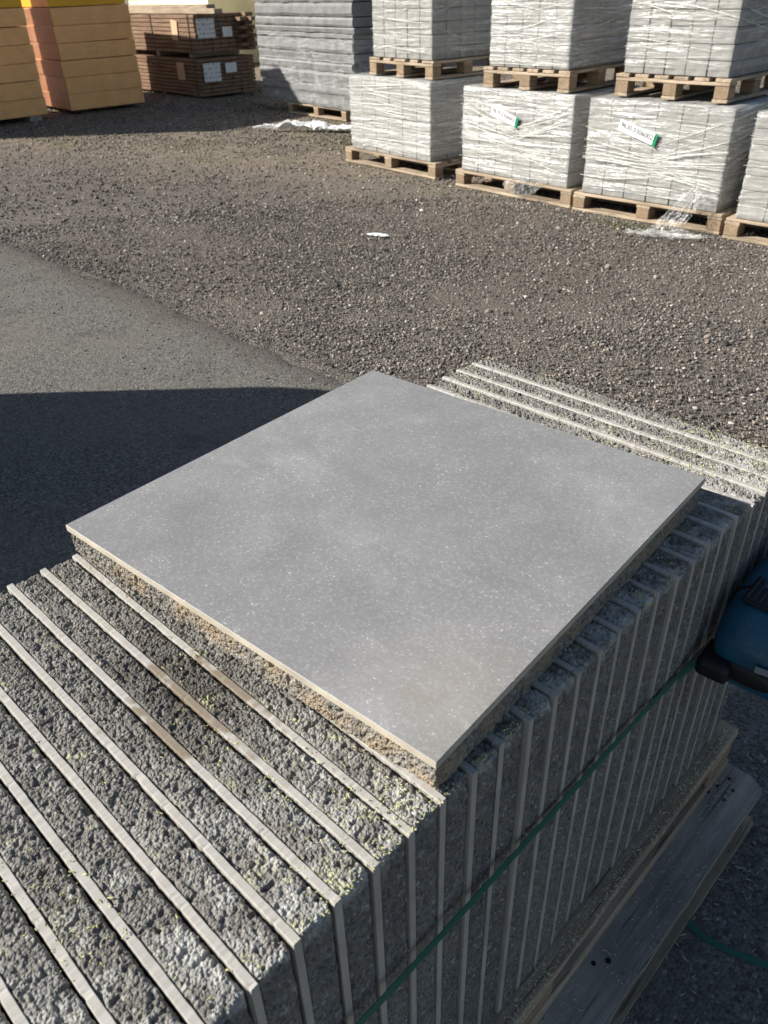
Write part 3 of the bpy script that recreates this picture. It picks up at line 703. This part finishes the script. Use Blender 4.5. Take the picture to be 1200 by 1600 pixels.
p = scatter_top(420, 21, 1.0); bits('straw_bits', p, lens(len(p), 0.0015, 0.0075, 1), CHIP_Y, 'tiny yellow-green straw flakes dusted over the standing slabs', 0.0012, 0.3, 2)
p = scatter_top(1200, 22, 6.0); bits('straw_dust', p, lens(len(p), 0.0012, 0.0038, 3), CHIP_Y, 'pale yellow flakes gathered at the right ends of the slabs', 0.0013, 0.5, 5)
p = np.stack([g.uniform(0.605, 0.632, 900), g.uniform(-0.42, 0.85, 900), g.uniform(0.2232, 0.226, 900)], 1)
bits('wood_shavings', p, lens(900, 0.002, 0.009, 6), CHIP_P, 'pale shavings and crumbs lying along the upper pallet edge', 0.0014, 0.3, 8)
p = np.stack([g.uniform(0.604, 0.7, 420), g.uniform(-0.40, 0.83, 420), np.full(420, 0.1135)], 1)
bits('straw_chips', p, lens(420, 0.002, 0.010, 9), CHIP_P, 'pale straw chips on the broad grey pallet plank', 0.0011, 0.05, 10)
p = np.stack([np.full(500, 0.6005) + g.normal(0, 0.0008, 500), g.uniform(-0.43, 0.82, 500), ZB + 0.60 * g.random(500) ** 1.5], 1)
bits('stuck_straw', p, lens(500, 0.001, 0.004, 11), CHIP_P, 'small pale bits stuck to the shaded slab ends', 0.0006, 0.8, 12)
q1 = np.stack([g.uniform(0.62, 1.7, 1500), g.uniform(0.1, 1.9, 1500), np.full(1500, 0.0135)], 1)
q2 = np.stack([g.uniform(-3.0, 0.0, 260), g.uniform(-0.4, 1.7, 260), np.full(260, 0.0135)], 1)
p = np.concatenate([q1, q2]); bits('ground_straw', p, lens(len(p), 0.003, 0.014, 13), CHIP_P, 'pale straw bits strewn on the asphalt in the shade', 0.0014, 0.08, 14)
p = np.stack([-1.0 + g.normal(0, 0.12, 9), 0.62 + g.normal(0, 0.14, 9), np.full(9, 0.014)], 1)
bits('grass_stalks', p, lens(9, 0.03, 0.07, 15), CHIP_Y, 'few longer green-yellow stalks on shaded asphalt left of the flat slab', 0.0022, 0.1, 16)
p = np.array([(0.575, 0.088, ZT + 0.048)]); 

# ================================================================== BACKGROUND YARD
def wrap_mesh(name, w_, d_, h_, mat, seed, layers, amp=0.014, fold=0.005, off=0.008, r=0.03, top=True, nz=70, bottom=0.0):
    """shrink film hugging a load: rounded rectangle swept in z, pinched in at the courses, creased"""
    per = []; step = 0.02
    pts = [(-off, -off), (w_ + off, -off), (w_ + off, d_ + off), (-off, d_ + off)]
    pth, nn = rounded_path(pts, r, [step] * 4, True)
    s = np.zeros(len(pth)); s[1:] = np.cumsum(np.linalg.norm(np.diff(pth, axis=0), axis=1))
    zs = np.linspace(bottom, h_ + off * 0.6, nz); U, Z = np.meshgrid(s, zs, indexing='ij')
    f = (Z / h_) * layers; pin = np.abs(np.sin(np.pi * f)) ** 0.5
    sl = 0.25 * np.sin(U * 3.1 + seed)
    D = amp * 0.5 * (pin - 0.8) + fold * (vnoise(U * 3 + seed, (Z + sl * 0.2 * U) * 32, seed) - 0.5) * 1.3 + fold * 0.8 * (vnoise(U * 9, (Z - 0.15 * U) * 75, seed + 1) - 0.5)
    D += 0.010 * (vnoise(U * 2.2, Z * 3.5, seed + 2) - 0.5)
    P = np.stack([pth[:, 0][:, None] + nn[:, 0][:, None] * D, pth[:, 1][:, None] + nn[:, 1][:, None] * D, Z + 0.004 * (vnoise(U * 5, U * 0, seed + 4) - 0.5) * (Z < 0.03)], -1)
    n, m = P.shape[:2]; V = P.reshape(-1, 3); idx = np.arange(n * m).reshape(n, m); idx = np.concatenate([idx, idx[:1]], 0)
    F = np.stack([idx[:-1, :-1], idx[1:, :-1], idx[1:, 1:], idx[:-1, 1:]], -1).reshape(-1, 4)
    if top:
        ring = idx[:-1, -1]; ins_ = []
        c = np.array([w_ / 2, d_ / 2])
        V2 = V[ring].copy(); V2[:, :2] = c + (V2[:, :2] - c) * np.array([[1 - 0.16 / w_, 1 - 0.16 / d_]]); V2[:, 2] = h_ + 0.003
        b0 = len(V); V = np.concatenate([V, V2]); k = len(ring)
        F = np.concatenate([F, np.array([[ring[i], ring[(i + 1) % k], b0 + (i + 1) % k, b0 + i] for i in range(k)])])
    return from_np(name, V, F, mat, smooth=True)

FILMS = [film_mat('stretch_film_%d' % i, i * 7.3 + 1.0, lo=l, hi=h_, zs=z_, slant=s_) for i, (l, h_, z_, s_) in enumerate([(0.24, 0.85, 30, 0.2), (0.20, 0.9, 20, 1.1), (0.18, 0.9, 22, -1.0), (0.12, 0.7, 12, 0.3), (0.10, 0.6, 24, 0.25), (0.26, 0.9, 38, 0.2), (0.08, 0.6, 18, 1.2)])]
FILM_THIN = film_mat('thin_stretch_film', 3.3, (0.95, 0.80, 0.6), 0.0, 0.16, 12, 1.5, 0.5)
FILM_LOOSE = film_mat('loose_film', 9.1, (0.78, 0.78, 0.76), 0.10, 0.62, 30, 20, 0.3)
FILM_FOLD = film_mat('gathered_film', 13.1, (0.85, 0.85, 0.80), 0.35, 0.9, 60, 12, 0.3)

def paver_pack(label, w_, d_, h_, loc, rz, nx, ny, nz, film, seed, mat=None, group='film-wrapped paver packs', layers=None):
    root = thing('paver_pack', label, 'paver pack', loc, rz, group)
    r = random.Random(seed); bw, bd, bh = w_ / nx, d_ / ny, h_ / nz
    me = from_bm('paver', box_bm((0.0018, 0.0018, 0.001), (bw - 0.0018, bd - 0.0018, bh - 0.002), 0.0045), mat or PAVER)
    for k in range(nz):
        for i in range(nx):
            for j in range(ny):
                if 0 < i < nx - 1 and 0 < j < ny - 1 and k < nz - 1: continue
                mk('paver', me, root, (i * bw + r.uniform(-.002, .002), j * bd + r.uniform(-.003, .003), k * bh))
    mk('stretch_film', wrap_mesh('stretch_film', w_, d_, h_, film, seed, layers or nz, bottom=0.02 if seed % 2 else 0.045), root)
    # ropes of gathered film: thin creased ridges drawn tight round the front and the right side
    fr = random.Random(seed * 5); V = []; F = []
    def rope(p0, p1, sag, rad, out):
        n = 26; b0 = len(V)
        for i in range(n):
            t = i / (n - 1); c = Vector(p0).lerp(Vector(p1), t); c.z += -sag * 4 * t * (1 - t) + fr.uniform(-.0015, .0015)
            rr = rad * (0.25 + 0.75 * math.sin(math.pi * min(max(t, .04), .96))) * fr.uniform(.75, 1.2)
            o_ = Vector(out)
            for (uz, uo) in ((-1, -0.2), (-0.3, 0.8), (0.3, 0.8), (1, -0.2)): V.append(tuple(c + Vector((0, 0, uz * rr)) + o_ * (uo * rr)))
        for i in range(n - 1):
            for j in range(3): a0 = b0 + i * 4 + j; F.append((a0, a0 + 4, a0 + 5, a0 + 1))
    fan = seed in (41, 42, 66)
    for k in range(26 if fan else 18):
        z0 = fr.uniform(0.06, h_ * 0.95)
        if fan:
            xm = w_ * (0.52 + fr.uniform(-.06, .06)); zm = h_ * (0.25 + 0.35 * (z0 / h_)) + fr.uniform(-.03, .03)
            if k % 2: rope((-0.01, -0.017, z0), (xm, -0.017, zm), fr.uniform(-.01, .02), fr.uniform(.002, .007), (0, -1, 0))
            else: rope((xm, -0.017, zm), (w_ + .01, -0.017, z0), fr.uniform(-.01, .02), fr.uniform(.002, .007), (0, -1, 0))
        else:
            a_ = fr.uniform(-.1, .5); b_ = fr.uniform(.5, 1.05); rope((w_ * max(a_, -.01), -0.016, z0), (w_ * min(b_, 1.01), -0.016, min(h_, max(.03, z0 + fr.uniform(-.09, .09)))), fr.uniform(-.01, .015), fr.uniform(.002, .006), (0, -1, 0))
    for k in range(12):
        z0 = fr.uniform(0.06, h_ * 0.95); rope((w_ + .015, -.01, z0), (w_ + .015, d_ * fr.uniform(.4, 1), min(h_, max(.03, z0 + fr.uniform(-.12, .12)))), fr.uniform(-.01, .015), fr.uniform(.002, .006), (1, 0, 0))
    mk('film_folds', from_np('film_folds', V, F, FILM_FOLD, smooth=True), root)
    return root
def ang(a, b): return math.atan2(b[1] - a[1], b[0] - a[0])
PH = 0.128
rows = [  # front-left, front-right on the ground
    ((-5.127, 5.269), (-3.879, 5.144)), ((-3.597, 5.071), (-2.419, 4.974)), ((-2.387, 4.95), (-1.267, 4.945)), ((-1.228, 4.898), (-0.05, 4.87))]
lowlab = ['lower wrapped paver pack at the left end of the row', 'lower wrapped paver pack, second in the row, with a faint tilted sticker and green tag',
          'lower wrapped paver pack with a numbered white sticker, third in the row', 'lower wrapped slab pack with wavy edges cut by the right edge of the picture']
pallab = ['pallet on the gravel under the leftmost lower paver pack', 'pallet on the gravel under the paver pack with film spilling over its edge',
          'pallet on the gravel with torn film over its front, under the numbered sticker pack', 'pallet on the gravel at the right edge of the picture']
packs = []
for i, (a, b) in enumerate(rows):
    L = math.dist(a, b); rz = ang(a, b)
    pallet('wooden_pallet', pallab[i], L, 0.80, 'x', (a[0], a[1], 0.001), rz, WOOD_OLD, GP, H=PH, seed=20 + i)
    m = 0.10 if i == 0 else 0.06
    off = Vector((m, 0.01, 0)); off.rotate(Euler((0, 0, rz)))
    wl = L - m - (0.07 if i == 0 else 0.05)
    packs.append(paver_pack(lowlab[i], wl, 0.78, 0.735 - PH - 0.004, (a[0] + off.x, a[1] + off.y, PH + 0.002), rz, 6, 4, [6, 6, 6, 7][i], [FILMS[0], FILMS[1], FILMS[2], FILMS[3]][i], 40 + i))
ups = [((-4.83, 5.335), (-3.99, 5.235), 0.84), ((-3.35, 5.075), (-2.60, 5.055), 0.78), ((-2.24, 5.10), (-1.44, 5.085), 0.80)]
uplab = ['upper wrapped paver pack at the left end of the row, its right face in shade', 'upper wrapped paver pack with bright crinkled film, second in the row', 'upper wrapped paver pack with a slanting film fold, at the top right']
palu = ['pallet carried by the leftmost lower paver pack', 'pallet carried by the paver pack with the tilted green-tagged sticker', 'pallet carried by the paver pack with the numbered sticker']
for i, (a, b, L) in enumerate(ups):
    rz = ang(a, b)
    pallet('wooden_pallet', palu[i], L, 0.82, 'y', (a[0], a[1], 0.741), rz, WOOD_OLD, GP, H=0.135, seed=30 + i, nplank=6 if i else 5)
    off = Vector((0.045, 0.015, 0)); off.rotate(Euler((0, 0, rz)))
    paver_pack(uplab[i], L - 0.07, 0.79, 0.72, (a[0] + off.x, a[1] + off.y, 0.741 + 0.137), rz, 5, 5, 8, [FILMS[4], FILMS[5], FILMS[6]][i], 60 + i)

# stickers on the packs
def sticker(parent, x, z, w_, h_, tilt, text=None, y=-0.017, green=True):
    st_ = mk('sticker', from_bm('sticker', box_bm((0, -0.0008, -h_), (w_, 0.0008, 0), 0), PAPER_W if text else PAPER), parent, (x, y, z), (0, tilt, 0))
    if text:
        cu = bpy.data.curves.new('printed_number', 'FONT'); cu.body = text; cu.size = h_ * 0.62; cu.extrude = 0.0004
        tmp = bpy.data.objects.new('tmp', cu); COL.objects.link(tmp); bpy.context.view_layer.update()
        me = bpy.data.meshes.new_from_object(tmp.evaluated_get(bpy.context.evaluated_depsgraph_get())); bpy.data.objects.remove(tmp)
        me.materials.clear(); me.materials.append(INK); mk('printed_number', me, st_, (0.012, -0.0016, -h_ * 0.62), (R(90), 0, 0))
    if green:
        gt = mk('green_tag', from_bm('green_tag', box_bm((w_ + 0.001, -0.0012, -h_ * 1.1), (w_ + 0.022, 0.0012, 0.004), 0), GREEN), st_, (0, 0, 0))
    return st_
sticker(packs[1], 0.33, 0.50, 0.25, 0.065, 0.26, '9629 03060025', y=-0.024)
sticker(packs[2], 0.26, 0.50, 0.27, 0.07, 0.27, '9630 03060027', y=-0.024)

# film scraps
def crumple(name, pts, rad, mat, seed, label, cat='plastic film', flat=0.5, nseg=18):
    n = 60; g_ = random.Random(seed); sp = smooth_curve(pts, max(2, n // (len(pts) - 1))); V = []; m = len(sp)
    for i, p_ in enumerate(sp):
        tg = (sp[min(i + 1, m - 1)] - sp[max(i - 1, 0)]).normalized(); sd_ = tg.cross(Vector((0, 0, 1)))
        if sd_.length < 0.1: sd_ = Vector((1, 0, 0))
        sd_.normalize(); up = sd_.cross(tg).normalized(); e = min(1.0, 3.0 * min(i, m - 1 - i) / m + 0.15)
        for j in range(nseg):
            a = 2 * math.pi * j / nseg; nz_ = 0.55 + 0.9 * float(vnoise(np.array([i * 0.35 + seed]), np.array([j * 0.9]), seed)[0])
            V.append(p_ + sd_ * (math.cos(a) * rad * nz_ * e) + up * (math.sin(a) * rad * flat * nz_ * e))
    F = [(i * nseg + j, i * nseg + (j + 1) % nseg, (i + 1) * nseg + (j + 1) % nseg, (i + 1) * nseg + j) for i in range(m - 1) for j in range(nseg)]
    o = mk(name, from_np(name, [tuple(v) for v in V], F, mat)); return tag(o, label, cat)
LOOSE_W = plain('milky_plastic_film', (0.72, 0.73, 0.72), 0.35, 0.5, 0.08, 30, 0.6, 0.01)
crumple('film_scrap', [(-3.02, 4.985, 0.10), (-2.94, 4.95, 0.105), (-2.86, 4.945, 0.11), (-2.76, 4.955, 0.12), (-2.68, 4.98, 0.135)], 0.075, FILM_LOOSE, 5, 'bulging bag of film sagging over the front of the second lower pallet', flat=0.75)
def torn(name, corners, nx, ny, amp, mat, seed, label, cat='plastic film', sag=0.0):
    """thin crumpled sheet between four corners, ragged rim"""
    c = [np.array(k, float) for k in corners]; u, v = np.meshgrid(np.linspace(0, 1, nx), np.linspace(0, 1, ny), indexing='ij')
    uu = u + 0.10 * (vnoise(u * 5, v * 5, seed) - 0.5); vv = v + 0.25 * (vnoise(u * 6, v * 3, seed + 1) - 0.5)
    P = ((1 - uu) * (1 - vv))[..., None] * c[0] + (uu * (1 - vv))[..., None] * c[1] + (uu * vv)[..., None] * c[2] + ((1 - uu) * vv)[..., None] * c[3]
    h = np.abs(vnoise(u * 9, v * 4, seed + 2) - 0.5) * 2 + 0.5 * np.abs(vnoise(u * 22, v * 9, seed + 3) - 0.5) * 2
    nn_ = np.cross(c[1] - c[0], c[3] - c[0]); nn_ /= np.linalg.norm(nn_)
    if nn_[2] < 0: nn_ = -nn_
    P = P + nn_ * (amp * h)[..., None]; P[..., 2] = np.maximum(P[..., 2], 0.012)
    idx = np.arange(nx * ny).reshape(nx, ny); F = np.stack([idx[:-1, :-1], idx[1:, :-1], idx[1:, 1:], idx[:-1, 1:]], -1).reshape(-1, 4)
    return tag(mk(name, from_np(name, P.reshape(-1, 3), F, mat)), label, cat)
torn('film_scrap', [(-7.32, 5.95, 0.02), (-5.7, 6.72, 0.02), (-5.78, 6.95, 0.02), (-7.15, 6.12, 0.02)], 120, 22, 0.075, LOOSE_W, 3, 'long crumpled white plastic film lying on the gravel before the grey stack')
torn('film_scrap', [(-1.50, 4.905, 0.27), (-1.36, 4.905, 0.26), (-1.46, 4.80, 0.03), (-1.66, 4.80, 0.02)], 24, 30, 0.03, FILM_LOOSE, 8, 'torn film tail hanging over the front board of the third pallet')
torn('film_scrap', [(-1.22, 4.78, 0.02), (-1.40, 4.60, 0.02), (-1.75, 4.52, 0.02), (-1.60, 4.72, 0.02)], 34, 16, 0.03, FILM_LOOSE, 9, 'thin torn film scrap lying on the gravel before the third pallet')
crumple('paper_scrap', [(-3.08, 3.52, 0.012), (-3.0, 3.55, 0.014), (-2.92, 3.57, 0.012)], 0.028, PAPER_W, 12, 'small white scrap lying alone in the middle of the dark gravel', 'paper scrap', flat=0.2, nseg=8)

# grey board stack on a pallet
GS = thing('board_stack', 'tall stack of dark grey foam boards with ragged edges, beside the wrapped paver packs', 'board stack', (-8.78, 7.25, 0.135), -0.135)
z = 0.0; r = random.Random(5); i = 0
while z < 2.1:
    h_ = r.choice([0.10, 0.10, 0.145, 0.06]); w0 = -0.05 + (0.10 if z < 0.12 else 0.0) + r.uniform(-0.02, 0.02); w1 = 2.02 + 0.10 * z + r.uniform(-0.02, 0.02)
    nx = 48; xs = np.linspace(w0, w1, nx); sec = [(0.0, 0.004), (-0.006, h_ * 0.25), (-0.006, h_ * 0.75), (0.0, h_ - 0.002), (1.2, h_ - 0.002), (1.2, 0.004)]
    V = []
    for (yy, zz) in sec:
        yo = (vnoise(xs * 9, xs * 0 + i, 3) - 0.5) * 0.022 if yy < 0.5 else xs * 0
        zo = (vnoise(xs * 6, xs * 0 + i * 3, 4) - 0.5) * 0.014 * (zz < h_ * 0.5)
        V.append(np.stack([xs, yy + yo + 0.012 * (r.random() - 0.5), zz + zo], 1))
    V = np.stack(V, 1); m = len(sec); idx = np.arange(nx * m).reshape(nx, m); idx = np.concatenate([idx, idx[:, :1]], 1)
    F = np.stack([idx[:-1, :-1], idx[1:, :-1], idx[1:, 1:], idx[:-1, 1:]], -1).reshape(-1, 4)
    caps = [[idx[e, 0], idx[e, 1], idx[e, 4], idx[e, 5]] for e in (0, nx - 1)] + [[idx[e, 1], idx[e, 2], idx[e, 3], idx[e, 4]] for e in (0, nx - 1)]
    mk('foam_board', from_np('foam_board', V.reshape(-1, 3), np.concatenate([F, np.array(caps)]), FOAM_G), GS, (0, 0, z)); z += h_; i += 1
mk('stretch_film', wrap_mesh('stretch_film', 2.1, 1.2, 0.75, film_mat('thin_grey_film', 21.0, (0.75, 0.77, 0.78), 0.0, 0.42, 16, 3, 0.8), 91, 5, top=False, off=0.03), GS)
pallet('wooden_pallet', 'pallet under the tall dark grey board stack', 1.25, 1.0, 'x', (-8.22, 7.165, 0.001), -0.10, WOOD_OLD, GP, H=0.13, seed=50)

# orange insulation packs
def foam_pack(label, w_, d_, layers, lh, loc, rz, mat, seed, name='insulation_pack', lean=0.0, side=None, film=True):
    root = thing(name, label, 'insulation pack', loc, rz); r_ = random.Random(seed)
    for k in range(layers):
        me = from_bm('insulation_board', box_bm((0, 0, 0.002), (w_, d_, lh - 0.003), 0.008, 2, 0.004, seed + k), mat)
        if side:
            me.materials.append(side)
            for p_ in me.polygons:
                if p_.normal.y < -0.7: p_.material_index = 1
        mk('insulation_board', me, root, (r_.uniform(-0.008, 0.008) + lean * k, r_.uniform(-0.01, 0.01), k * lh))
    if film: mk('stretch_film', wrap_mesh('stretch_film', w_, d_, layers * lh, FILM_THIN, seed, layers, off=0.016, amp=0.004, fold=0.003), root)
    return root
foam_pack('block of orange insulation boards at the far left edge, lower pack', 1.3, 2.08, 6, 0.2, (-11.80, 2.85, 0.07), 0.02, FOAM_O, 1)
foam_pack('bright yellow-orange pack on top of the leftmost orange boards', 1.25, 2.05, 4, 0.32, (-11.78, 2.88, 1.275), 0.02, FOAM_Y, 2, film=False)
foam_pack('lower block of orange insulation boards with a rust-red film side', 2.4, 1.1, 6, 0.2, (-13.06, 5.56, 0.05), -0.085, FOAM_O, 3, side=FOAM_R)
foam_pack('bright yellow-orange pack on top of the rust-sided orange boards', 2.35, 1.06, 2, 0.2, (-13.04, 5.59, 1.255), -0.085, FOAM_Y, 4, film=False)
box_b = thing('timber_bearer', 'grey bearer under the leftmost orange boards', 'timber bearer', (0, 0, 0))
for yy in (3.1, 3.9, 4.7): box('bearer', (-11.75, yy, 0.0), (-10.55, yy + 0.16, 0.069), WOOD_GREY[0], box_b, 0.004)
box_c = thing('timber_bearer', 'grey bearer under the rust-sided orange boards', 'timber bearer', (0, 0, 0))
for xx in (-12.8, -12.0, -11.1): box('bearer', (xx, 5.6, 0.0), (xx + 0.14, 6.4, 0.049), WOOD_GREY[0], box_c, 0.004)

# brown timber bundles
def timber(label, loc, rz, L, rowsn, nd, th, seed, comb):
    root = thing('timber_bundle', label, 'timber bundle', loc, rz); r_ = random.Random(seed)
    wd = 0.98 / nd
    mes = [from_bm('plank', box_bm((-L, 0.002, 0.002), (0, wd - 0.003, th - 0.006), 0.003), LUMBER) for L in (L, L + 0.04)]
    for k in range(rowsn):
        for j in range(nd):
            dx = r_.uniform(-0.012, 0.012)
            if comb and j >= nd - 2: dx += 0.16 * (k % 2) + (0.10 if j == nd - 1 else 0)
            mk('plank', r_.choice(mes), root, (dx, j * wd, k * th))
    return root
tb1 = timber('lower bundle of brown planks, between the orange boards and the grey stack', (-10.50, 7.43, 0.03), -0.05, 2.6, 10, 7, 0.050, 1, False)
tb2 = timber('upper bundle of brown planks with ends jutting out on the right', (-10.55, 7.45, 0.595), -0.05, 2.6, 9, 7, 0.055, 2, True)
for i, (zz, lab) in enumerate([(0.0, 'bearers under the lower brown plank bundle'), (0.535, 'bearers between the two brown plank bundles')]):
    t_ = thing('timber_bearer', lab, 'timber bearer', (0, 0, 0))
    for xx in (-12.6, -11.75, -10.85): box('bearer', (xx, 7.50, zz), (xx + 0.09, 8.38, zz + (0.029 if i == 0 else 0.058)), WOOD_GREY[1], t_, 0.003)
top_b = thing('timber_beam', 'loose pale beams lying on top of the upper brown plank bundle', 'timber', (0, 0, 0))
box('beam', (-12.6, 7.52, 1.095), (-10.1, 7.66, 1.155), WOOD_OLD[0], top_b, 0.004, 0.003, 3, 2)
box('beam', (-12.9, 7.75, 1.095), (-10.6, 7.90, 1.20), WOOD_OLD[0], top_b, 0.004, 0.003, 4, 2)
def paper_on(parent, x, y, z, w_, h_, face, mat, tilt=0.0):
    a, b = ((0, -0.001, -h_), (w_, 0.001, 0)) if face == 'front' else ((-0.001, 0, -h_), (0.001, w_, 0))
    return mk('label_sheet', from_bm('label_sheet', box_bm(a, b, 0), mat), parent, (x, y, z), (0, tilt, 0) if face == 'front' else (tilt, 0, 0))
paper_on(tb1, 0.03, 0.03, 0.44, 0.30, 0.25, 'side', PAPER); paper_on(tb1, 0.03, 0.42, 0.42, 0.20, 0.13, 'side', PAPER_W); paper_on(tb1, -0.66, -0.012, 0.44, 0.22, 0.24, 'front', PAPER_T)
paper_on(tb2, 0.03, 0.03, 0.44, 0.30, 0.25, 'side', PAPER); paper_on(tb2, 0.03, 0.46, 0.32, 0.17, 0.13, 'side', PAPER_W); paper_on(tb2, -0.62, -0.012, 0.43, 0.17, 0.26, 'front', PAPER_T, 0.1)

for tb in (tb1, tb2):
    hh = 0.50 if tb is tb1 else 0.495
    for xx in (-1.25, -0.16): box('banding', (xx, -0.006, 0.0), (xx + 0.018, -0.0035, hh), BLACKS, tb)
# cream packs, brick building far behind
foam_pack('pale cream block of insulation boards behind the plank bundles, right one', 2.2, 1.2, 5, 0.42, (-14.05, 11.55, 0.02), 0.0, FOAM_C, 11, film=False)
foam_pack('pale cream block of insulation boards behind the plank bundles, left one', 2.2, 1.2, 5, 0.40, (-16.9, 10.7, 0.02), 0.0, FOAM_C, 12, film=False)
bl = thing('brick_building', 'red brick building with a pale band seen far behind the timber', 'building', (0, 0, 0))
box('wall', (-40, 24.0, 0), (-12, 24.3, 5.5), MORTAR, bl)
box('pale_band', (-40, 23.96, 0.0), (-12, 23.998, 0.9), FOAM_C, bl)
bme = from_bm('brick', box_bm((0, 0, 0), (0.24, 0.03, 0.068), 0.003), BRICK); cnt = 0
for k in range(12):
    for j in range(25):
        mk('brick', bme, bl, (-30.5 + j * 0.25 + (0.125 if k % 2 else 0), 23.965, 0.92 + k * 0.08))
# the rest of the wall's courses, too far off to tell apart
V = []; F = []
for k in range(56):
    for j in range(112):
        x0 = -40 + j * 0.25 + (0.125 if k % 2 else 0); z0_ = 0.92 + k * 0.08
        if k < 12 and -30.6 < x0 < -24.3: continue
        b0 = len(V)
        V += [(x0, 23.97, z0_), (x0 + 0.24, 23.97, z0_), (x0 + 0.24, 23.97, z0_ + 0.068), (x0, 23.97, z0_ + 0.068)]; F.append((b0, b0 + 1, b0 + 2, b0 + 3))
o = mk('brick_courses', from_np('brick_courses', V, F, BRICK), bl); o['kind'] = 'stuff'

# bulk bag and pallet, added out of frame on the left to shade the asphalt
def su(s_, u_): return ((u_ + s_) / math.sqrt(2), (u_ - s_) / math.sqrt(2))
ZS = 1.55
def place_su(s0, s1, u0, u1):  # local x runs from s1 to s0, local y towards the sun
    p_ = su(s0, u1); q_ = su(s1, u1); return p_, math.atan2(q_[1] - p_[1], q_[0] - p_[0]), math.dist(p_, q_)
p_, rz, Lw = place_su(-2.28, -0.80, 0, -3.15)
pallet('wooden_pallet', 'added pallet beyond the edge of view under the shade-casting bulk bag', Lw, 1.3, 'x', (p_[0], p_[1], 0.012), rz, WOOD_OLD, GP, H=0.135, seed=80)
bag = thing('unseen_shade_bag', 'big white bulk bag added beyond the edge of view to cast shade', 'bulk bag', (p_[0], p_[1], 0.150), rz)
bm = bmesh.new(); NS = 40; rings = []
for (zz, kk) in [(0.0, 0.90), (0.03, 0.97), (0.3, 1.0), (0.8, 1.0), (1.2, 0.99), (1.30, 0.95), (1.34, 0.86)]:
    rg = []
    for i in range(NS):
        a_ = 2 * math.pi * i / NS; c, s_ = math.cos(a_), math.sin(a_)
        rg.append(bm.verts.new((Lw / 2 + kk * Lw / 2 * math.copysign(abs(c) ** (2 / 4.2), c), 0.65 + kk * 0.65 * math.copysign(abs(s_) ** (2 / 4.2), s_), zz)))
    rings.append(rg)
for a_, b_ in zip(rings, rings[1:]):
    for i in range(NS): bm.faces.new((a_[i], a_[(i + 1) % NS], b_[(i + 1) % NS], b_[i]))
bm.faces.new(rings[-1]); bm.faces.new(rings[0][::-1])
mk('shade_sack', from_bm('shade_sack', bm, PAPER_W, True), bag)

# small weeds at the foot of the packs
def weeds(name, centre, n, spread, seed, label):
    g_ = np.random.default_rng(seed); V = []; F = []
    for i in range(n):
        x0 = centre[0] + g_.normal(0, spread[0]); y0 = centre[1] + g_.normal(0, spread[1]); a = g_.random() * 6.28; l = g_.uniform(0.012, 0.045); w_ = 0.004
        dx, dy = math.cos(a), math.sin(a); b0 = len(V)
        V += [(x0 - dy * w_, y0 + dx * w_, 0), (x0 + dy * w_, y0 - dx * w_, 0), (x0 + dx * l * 0.5, y0 + dy * l * 0.5, l)]
        F.append((b0, b0 + 1, b0 + 2))
    return tag(mk(name, from_np(name, V, F, MOSS)), label, 'weeds', None, 'stuff')
weeds('weeds', (-7.2, 4.9), 160, (0.28, 0.16), 1, 'patch of low weeds on the gravel before the orange boards')
weeds('weeds', (-5.8, 6.05), 450, (0.5, 0.22), 2, 'low weeds in front of the grey stack and the first pallet')
weeds('weeds', (-1.8, 4.76), 220, (0.3, 0.05), 3, 'low weeds along the foot of the third pallet')
weeds('weeds', (-9.3, 7.3), 500, (0.6, 0.2), 4, 'low weeds at the foot of the timber')
